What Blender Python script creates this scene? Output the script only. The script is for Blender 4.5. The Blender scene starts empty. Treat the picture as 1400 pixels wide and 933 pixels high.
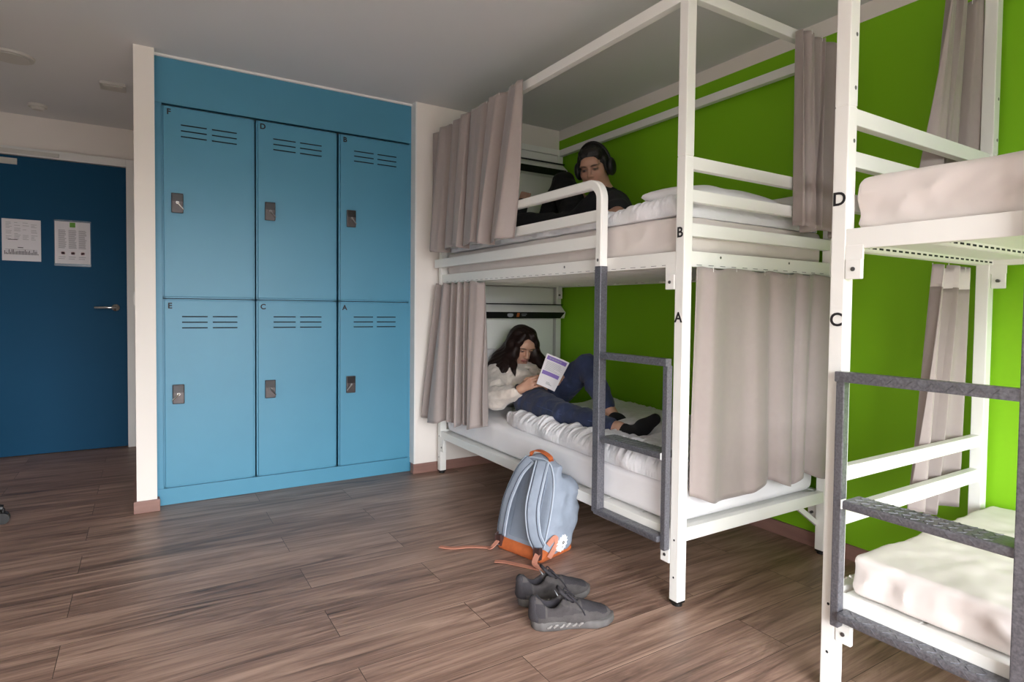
import bpy, bmesh, math, random
import numpy as np
from mathutils import Vector, Matrix, Euler

C = bpy.context.scene.collection
R = math.radians
rnd = random.Random(7)

# ------------------------------------------------------------------ materials
def lin(c):
    c = c / 255.0
    return c / 12.92 if c <= 0.04045 else ((c + 0.055) / 1.055) ** 2.4
def rgb(r, g, b):
    return (lin(r), lin(g), lin(b), 1.0)

MATS = {}
def mat(name, col, rough=0.5, metal=0.0, var=0.0, vscale=6.0, bump=0.0, bscale=60.0, stretch=(1, 1, 1), spec=0.5, sheen=0.0, bdist=0.01, attr=None, sss=0.0):
    m = bpy.data.materials.new(name); m.use_nodes = True
    nt = m.node_tree; N = nt.nodes; L = nt.links
    b = N['Principled BSDF']
    b.inputs['Base Color'].default_value = col
    b.inputs['Roughness'].default_value = rough
    b.inputs['Metallic'].default_value = metal
    b.inputs['Specular IOR Level'].default_value = spec
    if sheen: b.inputs['Sheen Weight'].default_value = sheen
    if sss:
        b.inputs['Subsurface Weight'].default_value = sss
        b.inputs['Subsurface Radius'].default_value = (0.012, 0.005, 0.003)
        b.inputs['Subsurface Scale'].default_value = 0.6
    tc = N.new('ShaderNodeTexCoord'); mp = N.new('ShaderNodeMapping')
    mp.inputs['Scale'].default_value = stretch
    L.new(tc.outputs['Object'], mp.inputs['Vector'])
    src = None
    if attr:
        a = N.new('ShaderNodeAttribute'); a.attribute_name = attr; src = a.outputs['Color']
    n1 = N.new('ShaderNodeTexNoise'); n1.inputs['Scale'].default_value = vscale; n1.inputs['Detail'].default_value = 5
    L.new(mp.outputs[0], n1.inputs['Vector'])
    if var or attr:
        mx = N.new('ShaderNodeMix'); mx.data_type = 'RGBA'; mx.blend_type = 'MULTIPLY'
        mx.inputs[0].default_value = 1.0
        if src: L.new(src, mx.inputs[6])
        else: mx.inputs[6].default_value = col
        rr = N.new('ShaderNodeMapRange'); rr.inputs[1].default_value = 0.3; rr.inputs[2].default_value = 0.7
        rr.inputs[3].default_value = 1 - var; rr.inputs[4].default_value = 1 + var
        L.new(n1.outputs[0], rr.inputs[0]); L.new(rr.outputs[0], mx.inputs[7]); L.new(mx.outputs[2], b.inputs['Base Color'])
    if bump:
        n2 = N.new('ShaderNodeTexNoise'); n2.inputs['Scale'].default_value = bscale; n2.inputs['Detail'].default_value = 4
        L.new(mp.outputs[0], n2.inputs['Vector'])
        bp = N.new('ShaderNodeBump'); bp.inputs['Strength'].default_value = bump; bp.inputs['Distance'].default_value = bdist
        L.new(n2.outputs[0], bp.inputs['Height']); L.new(bp.outputs[0], b.inputs['Normal'])
    MATS[name] = m
    return m

def floor_mat():
    m = bpy.data.materials.new('wood_look_vinyl'); m.use_nodes = True
    nt = m.node_tree; N = nt.nodes; L = nt.links; b = N['Principled BSDF']
    tc = N.new('ShaderNodeTexCoord')
    br = N.new('ShaderNodeTexBrick')
    br.inputs['Scale'].default_value = 1.0
    br.inputs['Brick Width'].default_value = 1.22; br.inputs['Row Height'].default_value = 0.20
    br.inputs['Mortar Size'].default_value = 0.0012; br.inputs['Mortar Smooth'].default_value = 0.3; br.offset = 0.37
    br.inputs['Color1'].default_value = (0.30, 0.30, 0.30, 1); br.inputs['Color2'].default_value = (0.75, 0.75, 0.75, 1); br.inputs['Mortar'].default_value = (0.5, 0.5, 0.5, 1)
    mp0 = N.new('ShaderNodeMapping'); mp0.inputs['Location'].default_value = (0.23, 0.05, 0)
    L.new(tc.outputs['Object'], mp0.inputs[0]); L.new(mp0.outputs[0], br.inputs['Vector'])
    # every plank gets its own offset of the grain
    sx = N.new('ShaderNodeSeparateXYZ'); L.new(mp0.outputs[0], sx.inputs[0])
    def math_(op, a, bb=None):
        q = N.new('ShaderNodeMath'); q.operation = op
        if hasattr(a, 'node'): L.new(a, q.inputs[0])
        else: q.inputs[0].default_value = a
        if bb is not None:
            if hasattr(bb, 'node'): L.new(bb, q.inputs[1])
            else: q.inputs[1].default_value = bb
        return q.outputs[0]
    row = math_('FLOOR', math_('DIVIDE', sx.outputs[1], 0.20))
    wn = N.new('ShaderNodeTexWhiteNoise'); wn.noise_dimensions = '1D'; L.new(row, wn.inputs['W'])
    offx = math_('MULTIPLY', wn.outputs[0], 37.0)
    sep = N.new('ShaderNodeSeparateColor'); L.new(br.outputs['Color'], sep.inputs[0])
    offz = math_('MULTIPLY', sep.outputs[0], 9.0)
    cx = N.new('ShaderNodeCombineXYZ')
    L.new(math_('ADD', sx.outputs[0], offx), cx.inputs[0]); L.new(sx.outputs[1], cx.inputs[1]); L.new(offz, cx.inputs[2])
    def noise(scale, stretch, det, dist=0.0, rough=0.6):
        mp = N.new('ShaderNodeMapping'); mp.inputs['Scale'].default_value = stretch; L.new(cx.outputs[0], mp.inputs[0])
        n = N.new('ShaderNodeTexNoise'); n.inputs['Scale'].default_value = scale; n.inputs['Detail'].default_value = det
        n.inputs['Distortion'].default_value = dist; n.inputs['Roughness'].default_value = rough
        L.new(mp.outputs[0], n.inputs['Vector']); return n.outputs[0]
    g1 = noise(2.6, (0.55, 6.0, 1), 6, 1.6)
    g2 = noise(9.0, (0.5, 16.0, 1), 5, 0.3)
    g3 = noise(1.1, (0.8, 2.0, 1), 2)
    mixv = math_('ADD', math_('MULTIPLY', g1, 0.62), math_('ADD', math_('MULTIPLY', g2, 0.30), math_('MULTIPLY', g3, 0.22)))
    mixv = math_('ADD', mixv, math_('MULTIPLY', sep.outputs[0], 0.10))
    cr = N.new('ShaderNodeValToRGB'); e = cr.color_ramp.elements
    e[0].position = 0.44; e[0].color = rgb(72, 54, 46)
    e[1].position = 0.80; e[1].color = rgb(186, 156, 138)
    k = cr.color_ramp.elements.new(0.60); k.color = rgb(138, 110, 96)
    L.new(mixv, cr.inputs[0])
    mx = N.new('ShaderNodeMix'); mx.data_type = 'RGBA'
    L.new(br.outputs['Fac'], mx.inputs[0]); L.new(cr.outputs[0], mx.inputs[6]); mx.inputs[7].default_value = rgb(62, 48, 42)
    L.new(mx.outputs[2], b.inputs['Base Color'])
    rr = N.new('ShaderNodeMapRange'); rr.inputs[1].default_value = 0.3; rr.inputs[2].default_value = 0.7
    rr.inputs[3].default_value = 0.34; rr.inputs[4].default_value = 0.50
    L.new(g2, rr.inputs[0]); L.new(rr.outputs[0], b.inputs['Roughness'])
    bp = N.new('ShaderNodeBump'); bp.inputs['Strength'].default_value = 0.12; bp.inputs['Distance'].default_value = 0.004
    L.new(g2, bp.inputs['Height']); L.new(bp.outputs[0], b.inputs['Normal'])
    return m

M_floor = floor_mat()
M_wall = mat('white_wall_paint', rgb(232, 226, 220), 0.85, bump=0.05, bscale=180, bdist=0.002)
M_ceil = mat('ceiling_paint', rgb(218, 219, 220), 0.9, bump=0.04, bscale=150, bdist=0.002)
M_green = mat('lime_green_wall_paint', rgb(126, 186, 2), 0.75, bump=0.04, bscale=200, bdist=0.002)
M_blue = mat('blue_locker_paint', rgb(72, 138, 167), 0.42, var=0.03, vscale=3, bump=0.02, bscale=90, bdist=0.001)
M_bluedoor = mat('dark_blue_door_paint', rgb(4, 70, 104), 0.6, var=0.03, vscale=3, spec=0.2)
M_base = mat('brown_baseboard', rgb(140, 105, 95), 0.5, var=0.15, vscale=4, stretch=(1, 1, 8))
M_white = mat('white_powder_coat', rgb(238, 238, 234), 0.38, bump=0.015, bscale=350, bdist=0.001)
M_trim = mat('white_trim', rgb(228, 228, 226), 0.5)
M_black = mat('black_plastic', rgb(18, 18, 19), 0.45)
M_slot = mat('dark_slot', rgb(12, 22, 28), 0.8)
M_bluein = mat('blue_locker_frame_paint', rgb(76, 138, 164), 0.5)
M_letter = mat('black_lettering', rgb(26, 24, 28), 0.6)
M_hammer = mat('grey_hammered_metal', rgb(108, 108, 114), 0.36, metal=0.45, var=0.30, vscale=160, bump=0.35, bscale=170, bdist=0.002)
M_chrome = mat('brushed_chrome', rgb(205, 203, 200), 0.22, metal=1.0)
M_steel = mat('dull_steel', rgb(120, 120, 120), 0.4, metal=0.9)
M_lock = mat('dark_grey_lock', rgb(70, 64, 64), 0.35, metal=0.5, var=0.1, vscale=60)
M_lockdark = mat('lock_window', rgb(42, 40, 42), 0.25, metal=0.3)
M_curt = mat('grey_curtain_cloth', rgb(158, 147, 143), 0.7, sheen=0.25, bump=0.12, bscale=700, bdist=0.001, var=0.02, vscale=40)
M_lining = mat('white_curtain_lining', rgb(222, 214, 214), 0.7, sheen=0.2, bump=0.1, bscale=500, bdist=0.001)
M_sheet = mat('beige_mattress_cover', rgb(222, 214, 210), 0.75, bump=0.10, bscale=14, bdist=0.006, sheen=0.1)
M_bed = mat('white_cotton_bedding', rgb(238, 237, 240), 0.8, bump=0.22, bscale=24, bdist=0.006, sheen=0.1)
M_duvet = mat('white_seersucker_duvet', rgb(232, 232, 236), 0.8, bump=0.55, bscale=30, bdist=0.008, stretch=(1.0, 2.6, 1.0), sheen=0.1)
M_skinw = mat('skin_tone', rgb(200, 150, 125), 0.5, attr='tone', var=0.04, vscale=25, sss=0.15)
M_hairw = mat('dark_brown_hair', rgb(36, 24, 21), 0.42, var=0.35, vscale=60, stretch=(4, 4, 0.25), bump=0.35, bscale=120, bdist=0.003, spec=0.22)
M_hairm = mat('black_hair', rgb(16, 13, 13), 0.5, var=0.2, vscale=60, bump=0.5, bscale=120, bdist=0.004)
M_fleece = mat('cream_fleece', rgb(214, 204, 194), 0.95, sheen=0.5, var=0.06, vscale=60, bump=0.5, bscale=160, bdist=0.004)
M_denim = mat('blue_denim', rgb(40, 50, 80), 0.85, var=0.30, vscale=9, bump=0.35, bscale=260, bdist=0.002, sheen=0.1)
M_seam = mat('denim_seam', rgb(70, 84, 124), 0.85)
M_sock = mat('black_sock', rgb(16, 16, 19), 0.9, bump=0.3, bscale=200, bdist=0.002)
M_tee = mat('black_cotton_shirt', rgb(22, 23, 27), 0.85, bump=0.25, bscale=30, bdist=0.006)
M_trous = mat('black_trousers', rgb(20, 19, 22), 0.85, bump=0.25, bscale=26, bdist=0.006)
M_pack = mat('grey_blue_canvas', rgb(136, 146, 160), 0.85, var=0.06, vscale=25, bump=0.35, bscale=22, bdist=0.008)
M_packd = mat('grey_blue_mesh', rgb(124, 134, 148), 0.9, bump=0.3, bscale=300, bdist=0.002)
M_piping = mat('pale_grey_piping', rgb(165, 175, 188), 0.7)
M_stitch = mat('dark_stitching', rgb(60, 66, 78), 0.8)
M_shoeq = mat('dark_grey_shoe_panel', rgb(60, 56, 57), 0.9, var=0.15, vscale=40, bump=0.4, bscale=300, bdist=0.002)
M_orange = mat('orange_suede', rgb(178, 92, 46), 0.8, var=0.15, vscale=30, bump=0.2, bscale=200, bdist=0.002)
M_salmon = mat('salmon_webbing', rgb(196, 134, 112), 0.8, bump=0.4, bscale=300, bdist=0.002)
M_buckle = mat('brown_buckle', rgb(66, 46, 44), 0.35)
M_patch = mat('white_patch', rgb(240, 240, 240), 0.7)
M_shoe = mat('charcoal_suede', rgb(70, 66, 66), 0.9, var=0.22, vscale=28, bump=0.4, bscale=180, bdist=0.003)
M_shoem = mat('charcoal_mesh_cloth', rgb(48, 45, 49), 0.85, bump=0.5, bscale=420, bdist=0.002)
M_shoein = mat('black_shoe_lining', rgb(40, 37, 44), 0.8)
M_sole = mat('grey_rubber_sole', rgb(86, 83, 82), 0.7, var=0.22, vscale=22)
M_sole2 = mat('pale_grey_sole_insert', rgb(126, 122, 119), 0.5)
M_paper = mat('white_paper', rgb(225, 222, 226), 0.7)
M_ink = mat('grey_print', rgb(150, 148, 152), 0.8)
M_inkd = mat('dark_print', rgb(90, 88, 95), 0.8)
M_greenpr = mat('green_print', rgb(104, 160, 60), 0.7)
M_redpr = mat('pale_red_print', rgb(190, 160, 165), 0.7)
M_purple = mat('purple_print', rgb(128, 104, 180), 0.6)
M_orangel = mat('orange_sticker', rgb(190, 100, 50), 0.6)
M_grl = mat('pale_grey_sticker', rgb(150, 155, 160), 0.6)
M_pages = mat('book_pages', rgb(210, 206, 200), 0.8, var=0.1, vscale=200)
M_yellow = mat('yellow_plastic', rgb(210, 170, 40), 0.5)
M_sleeve = mat('clear_sleeve', rgb(70, 95, 115), 0.25)
M_tileplas = mat('pale_plastic', rgb(200, 198, 192), 0.5)

# ------------------------------------------------------------------ object helpers
def obj(name, data, m=None, parent=None, smooth=False):
    """links a bmesh / Mesh as ONE mesh object"""
    if isinstance(data, bmesh.types.BMesh):
        bmesh.ops.recalc_face_normals(data, faces=data.faces[:])
        me = bpy.data.meshes.new(name); data.to_mesh(me); data.free()
    else:
        me = data
    o = bpy.data.objects.new(name, me); C.objects.link(o)
    if m is not None:
        ms = m if isinstance(m, (list, tuple)) else [m]
        for k in ms: me.materials.append(k)
    if smooth:
        me.shade_smooth()
    if parent is not None:
        o.parent = parent
    return o
def root(name, loc, label, cat, group=None, rot=None):
    o = bpy.data.objects.new(name, None); C.objects.link(o)
    o.empty_display_size = 0.05
    o.location = loc
    if rot is not None: o.rotation_euler = rot
    tag(o, label, cat, group)
    return o
def tag(o, label, cat, group=None):
    o['label'] = label; o['category'] = cat
    if group: o['group'] = group
    return o
def struct(o):
    o['kind'] = 'structure'; return o
def keep(o, parent):
    """parents geometry written in world coordinates under a placed Empty"""
    o.parent = parent
    o.matrix_parent_inverse = Matrix.Translation(parent.location).inverted() if parent.rotation_euler == Euler((0, 0, 0)) else (Matrix.Translation(parent.location) @ parent.rotation_euler.to_matrix().to_4x4()).inverted()
    return o

def BM(): return bmesh.new()
def box(bm, x0, x1, y0, y1, z0, z1, bev=0.0, seg=2, mi=0):
    x0, x1 = sorted((x0, x1)); y0, y1 = sorted((y0, y1)); z0, z1 = sorted((z0, z1))
    r = bmesh.ops.create_cube(bm, size=1.0)
    vs = r['verts']
    for v in vs:
        v.co = Vector(((x0 + x1) / 2 + v.co.x * (x1 - x0), (y0 + y1) / 2 + v.co.y * (y1 - y0), (z0 + z1) / 2 + v.co.z * (z1 - z0)))
    fs = list({f for v in vs for f in v.link_faces})
    for f in fs: f.material_index = mi
    if bev > 0:
        es = list({e for v in vs for e in v.link_edges})
        bmesh.ops.bevel(bm, geom=es, offset=bev, segments=seg, profile=0.6, affect='EDGES', clamp_overlap=True)
def obox(bm, c, ax, ay, az, hx, hy, hz, bev=0.0):
    """box with its own axes"""
    r = bmesh.ops.create_cube(bm, size=2.0); vs = r['verts']
    es = list({e for v in vs for e in v.link_edges})
    for v in vs:
        v.co = Vector(c) + Vector(ax) * (v.co.x * hx) + Vector(ay) * (v.co.y * hy) + Vector(az) * (v.co.z * hz)
    if bev > 0:
        bmesh.ops.bevel(bm, geom=es, offset=bev, segments=2, profile=0.6, affect='EDGES', clamp_overlap=True)
def frame_of(t, up=Vector((0, 0, 1))):
    t = t.normalized()
    if abs(t.dot(up)) > 0.95: up = Vector((1, 0, 0))
    a = t.cross(up).normalized(); b = a.cross(t).normalized()
    return a, b
def tube(bm, pts, r, seg=10, cap=True, closed=False):
    pts = [Vector(p) for p in pts]; n = len(pts); rings = []
    a = None
    for i, p in enumerate(pts):
        if closed: t = pts[(i + 1) % n] - pts[i - 1]
        else: t = pts[min(i + 1, n - 1)] - pts[max(i - 1, 0)]
        t.normalize()
        if a is None: a, b = frame_of(t)
        else:
            a = (a - t * a.dot(t)).normalized(); b = a.cross(t).normalized()
        rr = r[i] if isinstance(r, (list, tuple)) else r
        rings.append([bm.verts.new(p + (a * math.cos(2 * math.pi * k / seg) + b * math.sin(2 * math.pi * k / seg)) * rr) for k in range(seg)])
    m = n if closed else n - 1
    for i in range(m):
        A, B = rings[i], rings[(i + 1) % n]
        for k in range(seg): bm.faces.new((A[k], A[(k + 1) % seg], B[(k + 1) % seg], B[k]))
    if cap and not closed:
        bm.faces.new(rings[0][::-1]); bm.faces.new(rings[-1])
def ribbon(bm, pts, nrm, w, th, seg_round=False):
    """flat strap: rectangle (w wide, th thick) swept along pts; nrm = list of thickness directions"""
    pts = [Vector(p) for p in pts]; n = len(pts); rings = []
    for i, p in enumerate(pts):
        t = (pts[min(i + 1, n - 1)] - pts[max(i - 1, 0)]).normalized()
        nn = Vector(nrm[i] if isinstance(nrm, list) else nrm); nn = (nn - t * nn.dot(t)).normalized()
        s = t.cross(nn).normalized()
        ww = w[i] if isinstance(w, (list, tuple)) else w
        if seg_round:
            prof = [(-1, 0), (-.8, .8), (-.4, 1), (.4, 1), (.8, .8), (1, 0), (.8, -.8), (.4, -1), (-.4, -1), (-.8, -.8)]
        else: prof = [(-1, -1), (1, -1), (1, 1), (-1, 1)]
        rings.append([bm.verts.new(p + s * (ww / 2 * a) + nn * (th / 2 * b)) for a, b in prof])
    k = len(rings[0])
    for A, B in zip(rings, rings[1:]):
        for j in range(k): bm.faces.new((A[j], A[(j + 1) % k], B[(j + 1) % k], B[j]))
    bm.faces.new(rings[0][::-1]); bm.faces.new(rings[-1])
def cyl(bm, p0, p1, r, seg=20, r2=None):
    tube(bm, [p0, p1], [r, r2 if r2 is not None else r], seg)
def sphere(bm, c, r, seg=12):
    q = bmesh.ops.create_uvsphere(bm, u_segments=seg, v_segments=max(6, seg // 2), radius=1.0)
    rr = r if isinstance(r, (tuple, list)) else (r, r, r)
    for v in q['verts']: v.co = Vector((c[0] + v.co.x * rr[0], c[1] + v.co.y * rr[1], c[2] + v.co.z * rr[2]))
def disc_prism(bm, c, r, z0, z1, seg=32):
    cyl(bm, (c[0], c[1], z0), (c[0], c[1], z1), r, seg)
def text_mesh(name, s, size, m, parent, origin, ax, ay, depth=0.0006, bold=0.0):
    """lettering built as a thin solid: ax = reading direction, ay = up"""
    cu = bpy.data.curves.new(name, 'FONT'); cu.body = s; cu.size = size; cu.extrude = depth; cu.offset = bold
    cu.align_x = 'CENTER'; cu.align_y = 'CENTER'; cu.resolution_u = 4
    t = bpy.data.objects.new(name + '_curve', cu); C.objects.link(t)
    bpy.context.view_layer.update()
    dg = bpy.context.evaluated_depsgraph_get()
    me = bpy.data.meshes.new_from_object(t.evaluated_get(dg))
    bpy.data.objects.remove(t); bpy.data.curves.remove(cu)
    ax = Vector(ax).normalized(); ay = Vector(ay).normalized(); az = ax.cross(ay)
    M = Matrix(((ax.x, ay.x, az.x, origin[0]), (ax.y, ay.y, az.y, origin[1]), (ax.z, ay.z, az.z, origin[2]), (0, 0, 0, 1)))
    me.transform(M); me.name = name; me.materials.clear()
    return obj(name, me, m, parent)

# ------------------------------------------------------------------ implicit surfaces (bodies, cloth lumps, shoes)
_nr = np.random.RandomState(11)
_nd = _nr.normal(size=(10, 14, 3)); _np = _nr.uniform(0, 6.28, size=(10, 14))
def wob(X, Y, Z, f, seed=0):
    s = 0
    for k in range(7):
        d = _nd[seed % 10, k]; d2 = _nd[seed % 10, 13 - k]
        s = s + np.sin(f * (d[0] * X + d[1] * Y + d[2] * Z) + _np[seed % 10, k] + 1.3 * np.sin(0.6 * f * (d2[0] * X + d2[1] * Y + d2[2] * Z)))
    return s / 4.0
def axis_pts(lo, hi, h, fine=()):
    out = [lo]
    while out[-1] < hi:
        x = out[-1]; s = h
        for a, b, q in fine:
            if a - 0.02 <= x <= b: s = min(s, q)
        out.append(x + s)
    return np.array(out, np.float32)
class Field:
    def __init__(self, lo, hi, h, fine=None):
        f = fine or [(), (), ()]
        self.a = [axis_pts(lo[i], hi[i], h, f[i]) for i in range(3)]
        self.F = np.full([len(q) for q in self.a], 9.0, np.float32)
    def block(self, lo, hi):
        sl = []
        for q, l, h in zip(self.a, lo, hi):
            i0 = max(0, np.searchsorted(q, l) - 1); i1 = min(len(q), np.searchsorted(q, h) + 1); sl.append(slice(i0, max(i1, i0 + 1)))
        X, Y, Z = np.meshgrid(*[q[s] for q, s in zip(self.a, sl)], indexing='ij')
        return tuple(sl), X, Y, Z
    def put(self, fn, lo, hi, k=0.02, mode='add'):
        m = k + 0.03
        sl, X, Y, Z = self.block([v - m for v in lo], [v + m for v in hi])
        if X.size == 0: return
        d = fn(X, Y, Z).astype(np.float32); F = self.F[sl]
        if mode == 'add':
            if k > 0:
                h = np.clip(0.5 + 0.5 * (F - d) / k, 0, 1); r = F * (1 - h) + d * h - k * h * (1 - h)
            else: r = np.minimum(F, d)
        else:
            if k > 0:
                h = np.clip(0.5 - 0.5 * (F + d) / k, 0, 1); r = F * (1 - h) - d * h + k * h * (1 - h)
            else: r = np.maximum(F, -d)
        self.F[sl] = r
    def cap(self, a, b, ra, rb=None, k=0.02, mode='add'):
        a = np.array(a, float); b = np.array(b, float); rb = ra if rb is None else rb
        ba = b - a; L2 = float(ba @ ba) + 1e-12; rm = max(ra, rb)
        def fn(X, Y, Z):
            t = np.clip(((X - a[0]) * ba[0] + (Y - a[1]) * ba[1] + (Z - a[2]) * ba[2]) / L2, 0, 1)
            return np.sqrt((X - a[0] - t * ba[0]) ** 2 + (Y - a[1] - t * ba[1]) ** 2 + (Z - a[2] - t * ba[2]) ** 2) - (ra + (rb - ra) * t)
        self.put(fn, np.minimum(a, b) - rm, np.maximum(a, b) + rm, k, mode)
    def chain(self, pts, rs, k=0.02, mode='add'):
        for i in range(len(pts) - 1): self.cap(pts[i], pts[i + 1], rs[i], rs[i + 1], k, mode)
    def ell(self, c, r, M=None, k=0.02, mode='add'):
        c = np.array(c, float); r = np.array(r, float); M = np.eye(3) if M is None else np.array(M, float)
        rm = r.max()
        def fn(X, Y, Z):
            P = [(X - c[0]) * M[0, i] + (Y - c[1]) * M[1, i] + (Z - c[2]) * M[2, i] for i in range(3)]
            k0 = np.sqrt((P[0] / r[0]) ** 2 + (P[1] / r[1]) ** 2 + (P[2] / r[2]) ** 2)
            k1 = np.sqrt((P[0] / r[0] ** 2) ** 2 + (P[1] / r[1] ** 2) ** 2 + (P[2] / r[2] ** 2) ** 2) + 1e-9
            return k0 * (k0 - 1) / k1
        self.put(fn, c - rm, c + rm, k, mode)
    def rbox(self, c, hs, rad, M=None, k=0.02, mode='add'):
        c = np.array(c, float); hs = np.array(hs, float); M = np.eye(3) if M is None else np.array(M, float)
        rm = float(np.sqrt((hs ** 2).sum()))
        def fn(X, Y, Z):
            q = [np.abs((X - c[0]) * M[0, i] + (Y - c[1]) * M[1, i] + (Z - c[2]) * M[2, i]) - (hs[i] - rad) for i in range(3)]
            o = np.sqrt(sum(np.maximum(v, 0) ** 2 for v in q))
            return o + np.minimum(np.maximum(q[0], np.maximum(q[1], q[2])), 0) - rad
        self.put(fn, c - rm, c + rm, k, mode)
    def noise(self, amp, f, seed=0):
        X, Y, Z = np.meshgrid(*self.a, indexing='ij')
        self.F += amp * wob(X, Y, Z, f, seed).astype(np.float32)
    def fold(self, amp, f, seed=0, st=(1, 1, 1)):
        X, Y, Z = np.meshgrid(*self.a, indexing='ij')
        self.F += amp * (np.abs(wob(X * st[0], Y * st[1], Z * st[2], f, seed)) * 2 - 1).clip(-1, .8).astype(np.float32)
    def mesh(self):
        F = self.F; ins = F < 0; sh = [n - 1 for n in F.shape]
        cnt = np.zeros(sh, np.int8)
        sls = [(slice(i, sh[0] + i), slice(j, sh[1] + j), slice(k, sh[2] + k)) for i in (0, 1) for j in (0, 1) for k in (0, 1)]
        for s in sls: cnt += ins[s]
        cells = np.argwhere((cnt > 0) & (cnt < 8))
        idx = np.full(sh, -1, np.int32); idx[tuple(cells.T)] = np.arange(len(cells))
        acc = np.zeros((len(cells), 3)); num = np.zeros(len(cells))
        A = self.a
        for ax in range(3):
            o = [q for q in range(3) if q != ax]
            for d1 in (0, 1):
                for d2 in (0, 1):
                    p = cells.copy(); p[:, o[0]] += d1; p[:, o[1]] += d2
                    q = p.copy(); q[:, ax] += 1
                    f0 = F[tuple(p.T)]; f1 = F[tuple(q.T)]
                    c = (f0 < 0) != (f1 < 0)
                    t = np.where(c, f0 / np.where(c, f0 - f1, 1), 0)
                    w = np.stack([A[i][p[:, i]] for i in range(3)], 1).astype(float)
                    w[:, ax] += t * (A[ax][q[:, ax]] - A[ax][p[:, ax]])
                    acc[c] += w[c]; num[c] += 1
        V = acc / num[:, None]
        faces = []
        for ax in range(3):
            o1, o2 = (ax + 1) % 3, (ax + 2) % 3
            s0 = [slice(None)] * 3; s1 = [slice(None)] * 3
            s0[ax] = slice(0, -1); s1[ax] = slice(1, None)
            a0 = ins[tuple(s0)]; a1 = ins[tuple(s1)]
            e = np.argwhere(a0 != a1)
            ok = (e[:, o1] > 0) & (e[:, o2] > 0) & (e[:, o1] < F.shape[o1] - 1) & (e[:, o2] < F.shape[o2] - 1)
            e = e[ok]
            flip = ~a0[tuple(e.T)]
            def at(d1, d2):
                q = e.copy(); q[:, o1] += d1; q[:, o2] += d2; return idx[tuple(q.T)]
            Q = np.stack([at(-1, -1), at(0, -1), at(0, 0), at(-1, 0)], 1)
            Q[flip] = Q[flip][:, ::-1]
            faces.append(Q)
        Fc = np.concatenate(faces); Fc = Fc[(Fc >= 0).all(1)]
        return V, Fc
def np_mesh(name, V, Fc):
    me = bpy.data.meshes.new(name)
    me.vertices.add(len(V)); me.vertices.foreach_set('co', np.asarray(V, np.float32).ravel())
    me.loops.add(Fc.size); me.loops.foreach_set('vertex_index', Fc.astype(np.int32).ravel())
    me.polygons.add(len(Fc)); me.polygons.foreach_set('loop_start', np.arange(0, Fc.size, Fc.shape[1], dtype=np.int32))
    me.update(calc_edges=True); me.validate()
    me.shade_smooth()
    return me
def largest(V, Fc):
    """keeps the one connected surface that has the most vertices"""
    n = len(V); lab = np.arange(n)
    for _ in range(400):
        m = lab[Fc].min(1); new = lab.copy()
        for j in range(Fc.shape[1]): np.minimum.at(new, Fc[:, j], m)
        new = new[new]
        if (new == lab).all(): break
        lab = new
    u, c = np.unique(lab, return_counts=True); k = u[c.argmax()]
    keepv = lab == k; ids = np.cumsum(keepv) - 1
    f = Fc[keepv[Fc[:, 0]]]
    return V[keepv], ids[f]
def sdf_obj(name, fld, m, parent=None, smooth_it=1, xf=None, one=True):
    V, Fc = fld.mesh()
    if one: V, Fc = largest(V, Fc)
    for _ in range(smooth_it):
        acc = np.zeros_like(V); n = np.zeros(len(V))
        for i in range(4):
            a, b = Fc[:, i], Fc[:, (i + 1) % 4]
            np.add.at(acc, a, V[b]); np.add.at(n, a, 1); np.add.at(acc, b, V[a]); np.add.at(n, b, 1)
        V = V * 0.5 + 0.5 * acc / np.maximum(n, 1)[:, None]
    if xf is not None: V = xf(V)
    me = np_mesh(name, V, Fc)
    return obj(name, me, m, parent), V

# ------------------------------------------------------------------ room shell
H = 2.40
XW = 2.615          # lime wall
YL = 3.66           # wall beside the lockers
YF = -1.75          # window wall behind the camera
XL = -1.35
YD = 5.46           # wall with the entrance door
bm = BM(); box(bm, XL - .1, XW + .1, YF - .1, YD + .12, -0.1, 0.0); struct(obj('floor', bm, M_floor))
bm = BM(); box(bm, XL - .1, XW + .1, YF - .1, YD + .12, H, H + 0.1); struct(obj('ceiling', bm, M_ceil))
bm = BM(); box(bm, XW, XW + .12, YF, YL + .2, 0, H - .075); struct(obj('wall_right', bm, M_green))
bm = BM(); box(bm, XW, XW + .12, YF, YL + .2, H - .075, H); struct(obj('trim_1', bm, M_wall))
bm = BM(); box(bm, XL - .12, XL, YF, YD + .12, 0, H); struct(obj('wall_left', bm, M_wall))
# wall beside / around the locker niche
bm = BM(); box(bm, 1.492, XW, YL, 4.4, 0, H); struct(obj('wall_back', bm, M_wall))
bm = BM(); box(bm, -0.036, 0.055, YL, YD, 0, H); struct(obj('wall_partition', bm, M_wall))
bm = BM(); box(bm, 0.055, 1.492, 4.3, 4.4, 0, H); struct(obj('wall_niche', bm, M_wall))
# corridor end wall around the door, with an added light block behind it
bm = BM()
box(bm, -0.054, -0.036, YD - .06, YD + .1, 0, H); box(bm, XL, -0.98, YD, YD + .1, 0, H); box(bm, -0.98, -0.054, YD, YD + .1, 2.165, H)
box(bm, -0.98, -0.054, YD + .06, YD + .1, 0, 2.17)  # added unseen slab behind the door, stops sky light leaking in underneath
struct(obj('wall_corridor', bm, M_wall))
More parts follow.
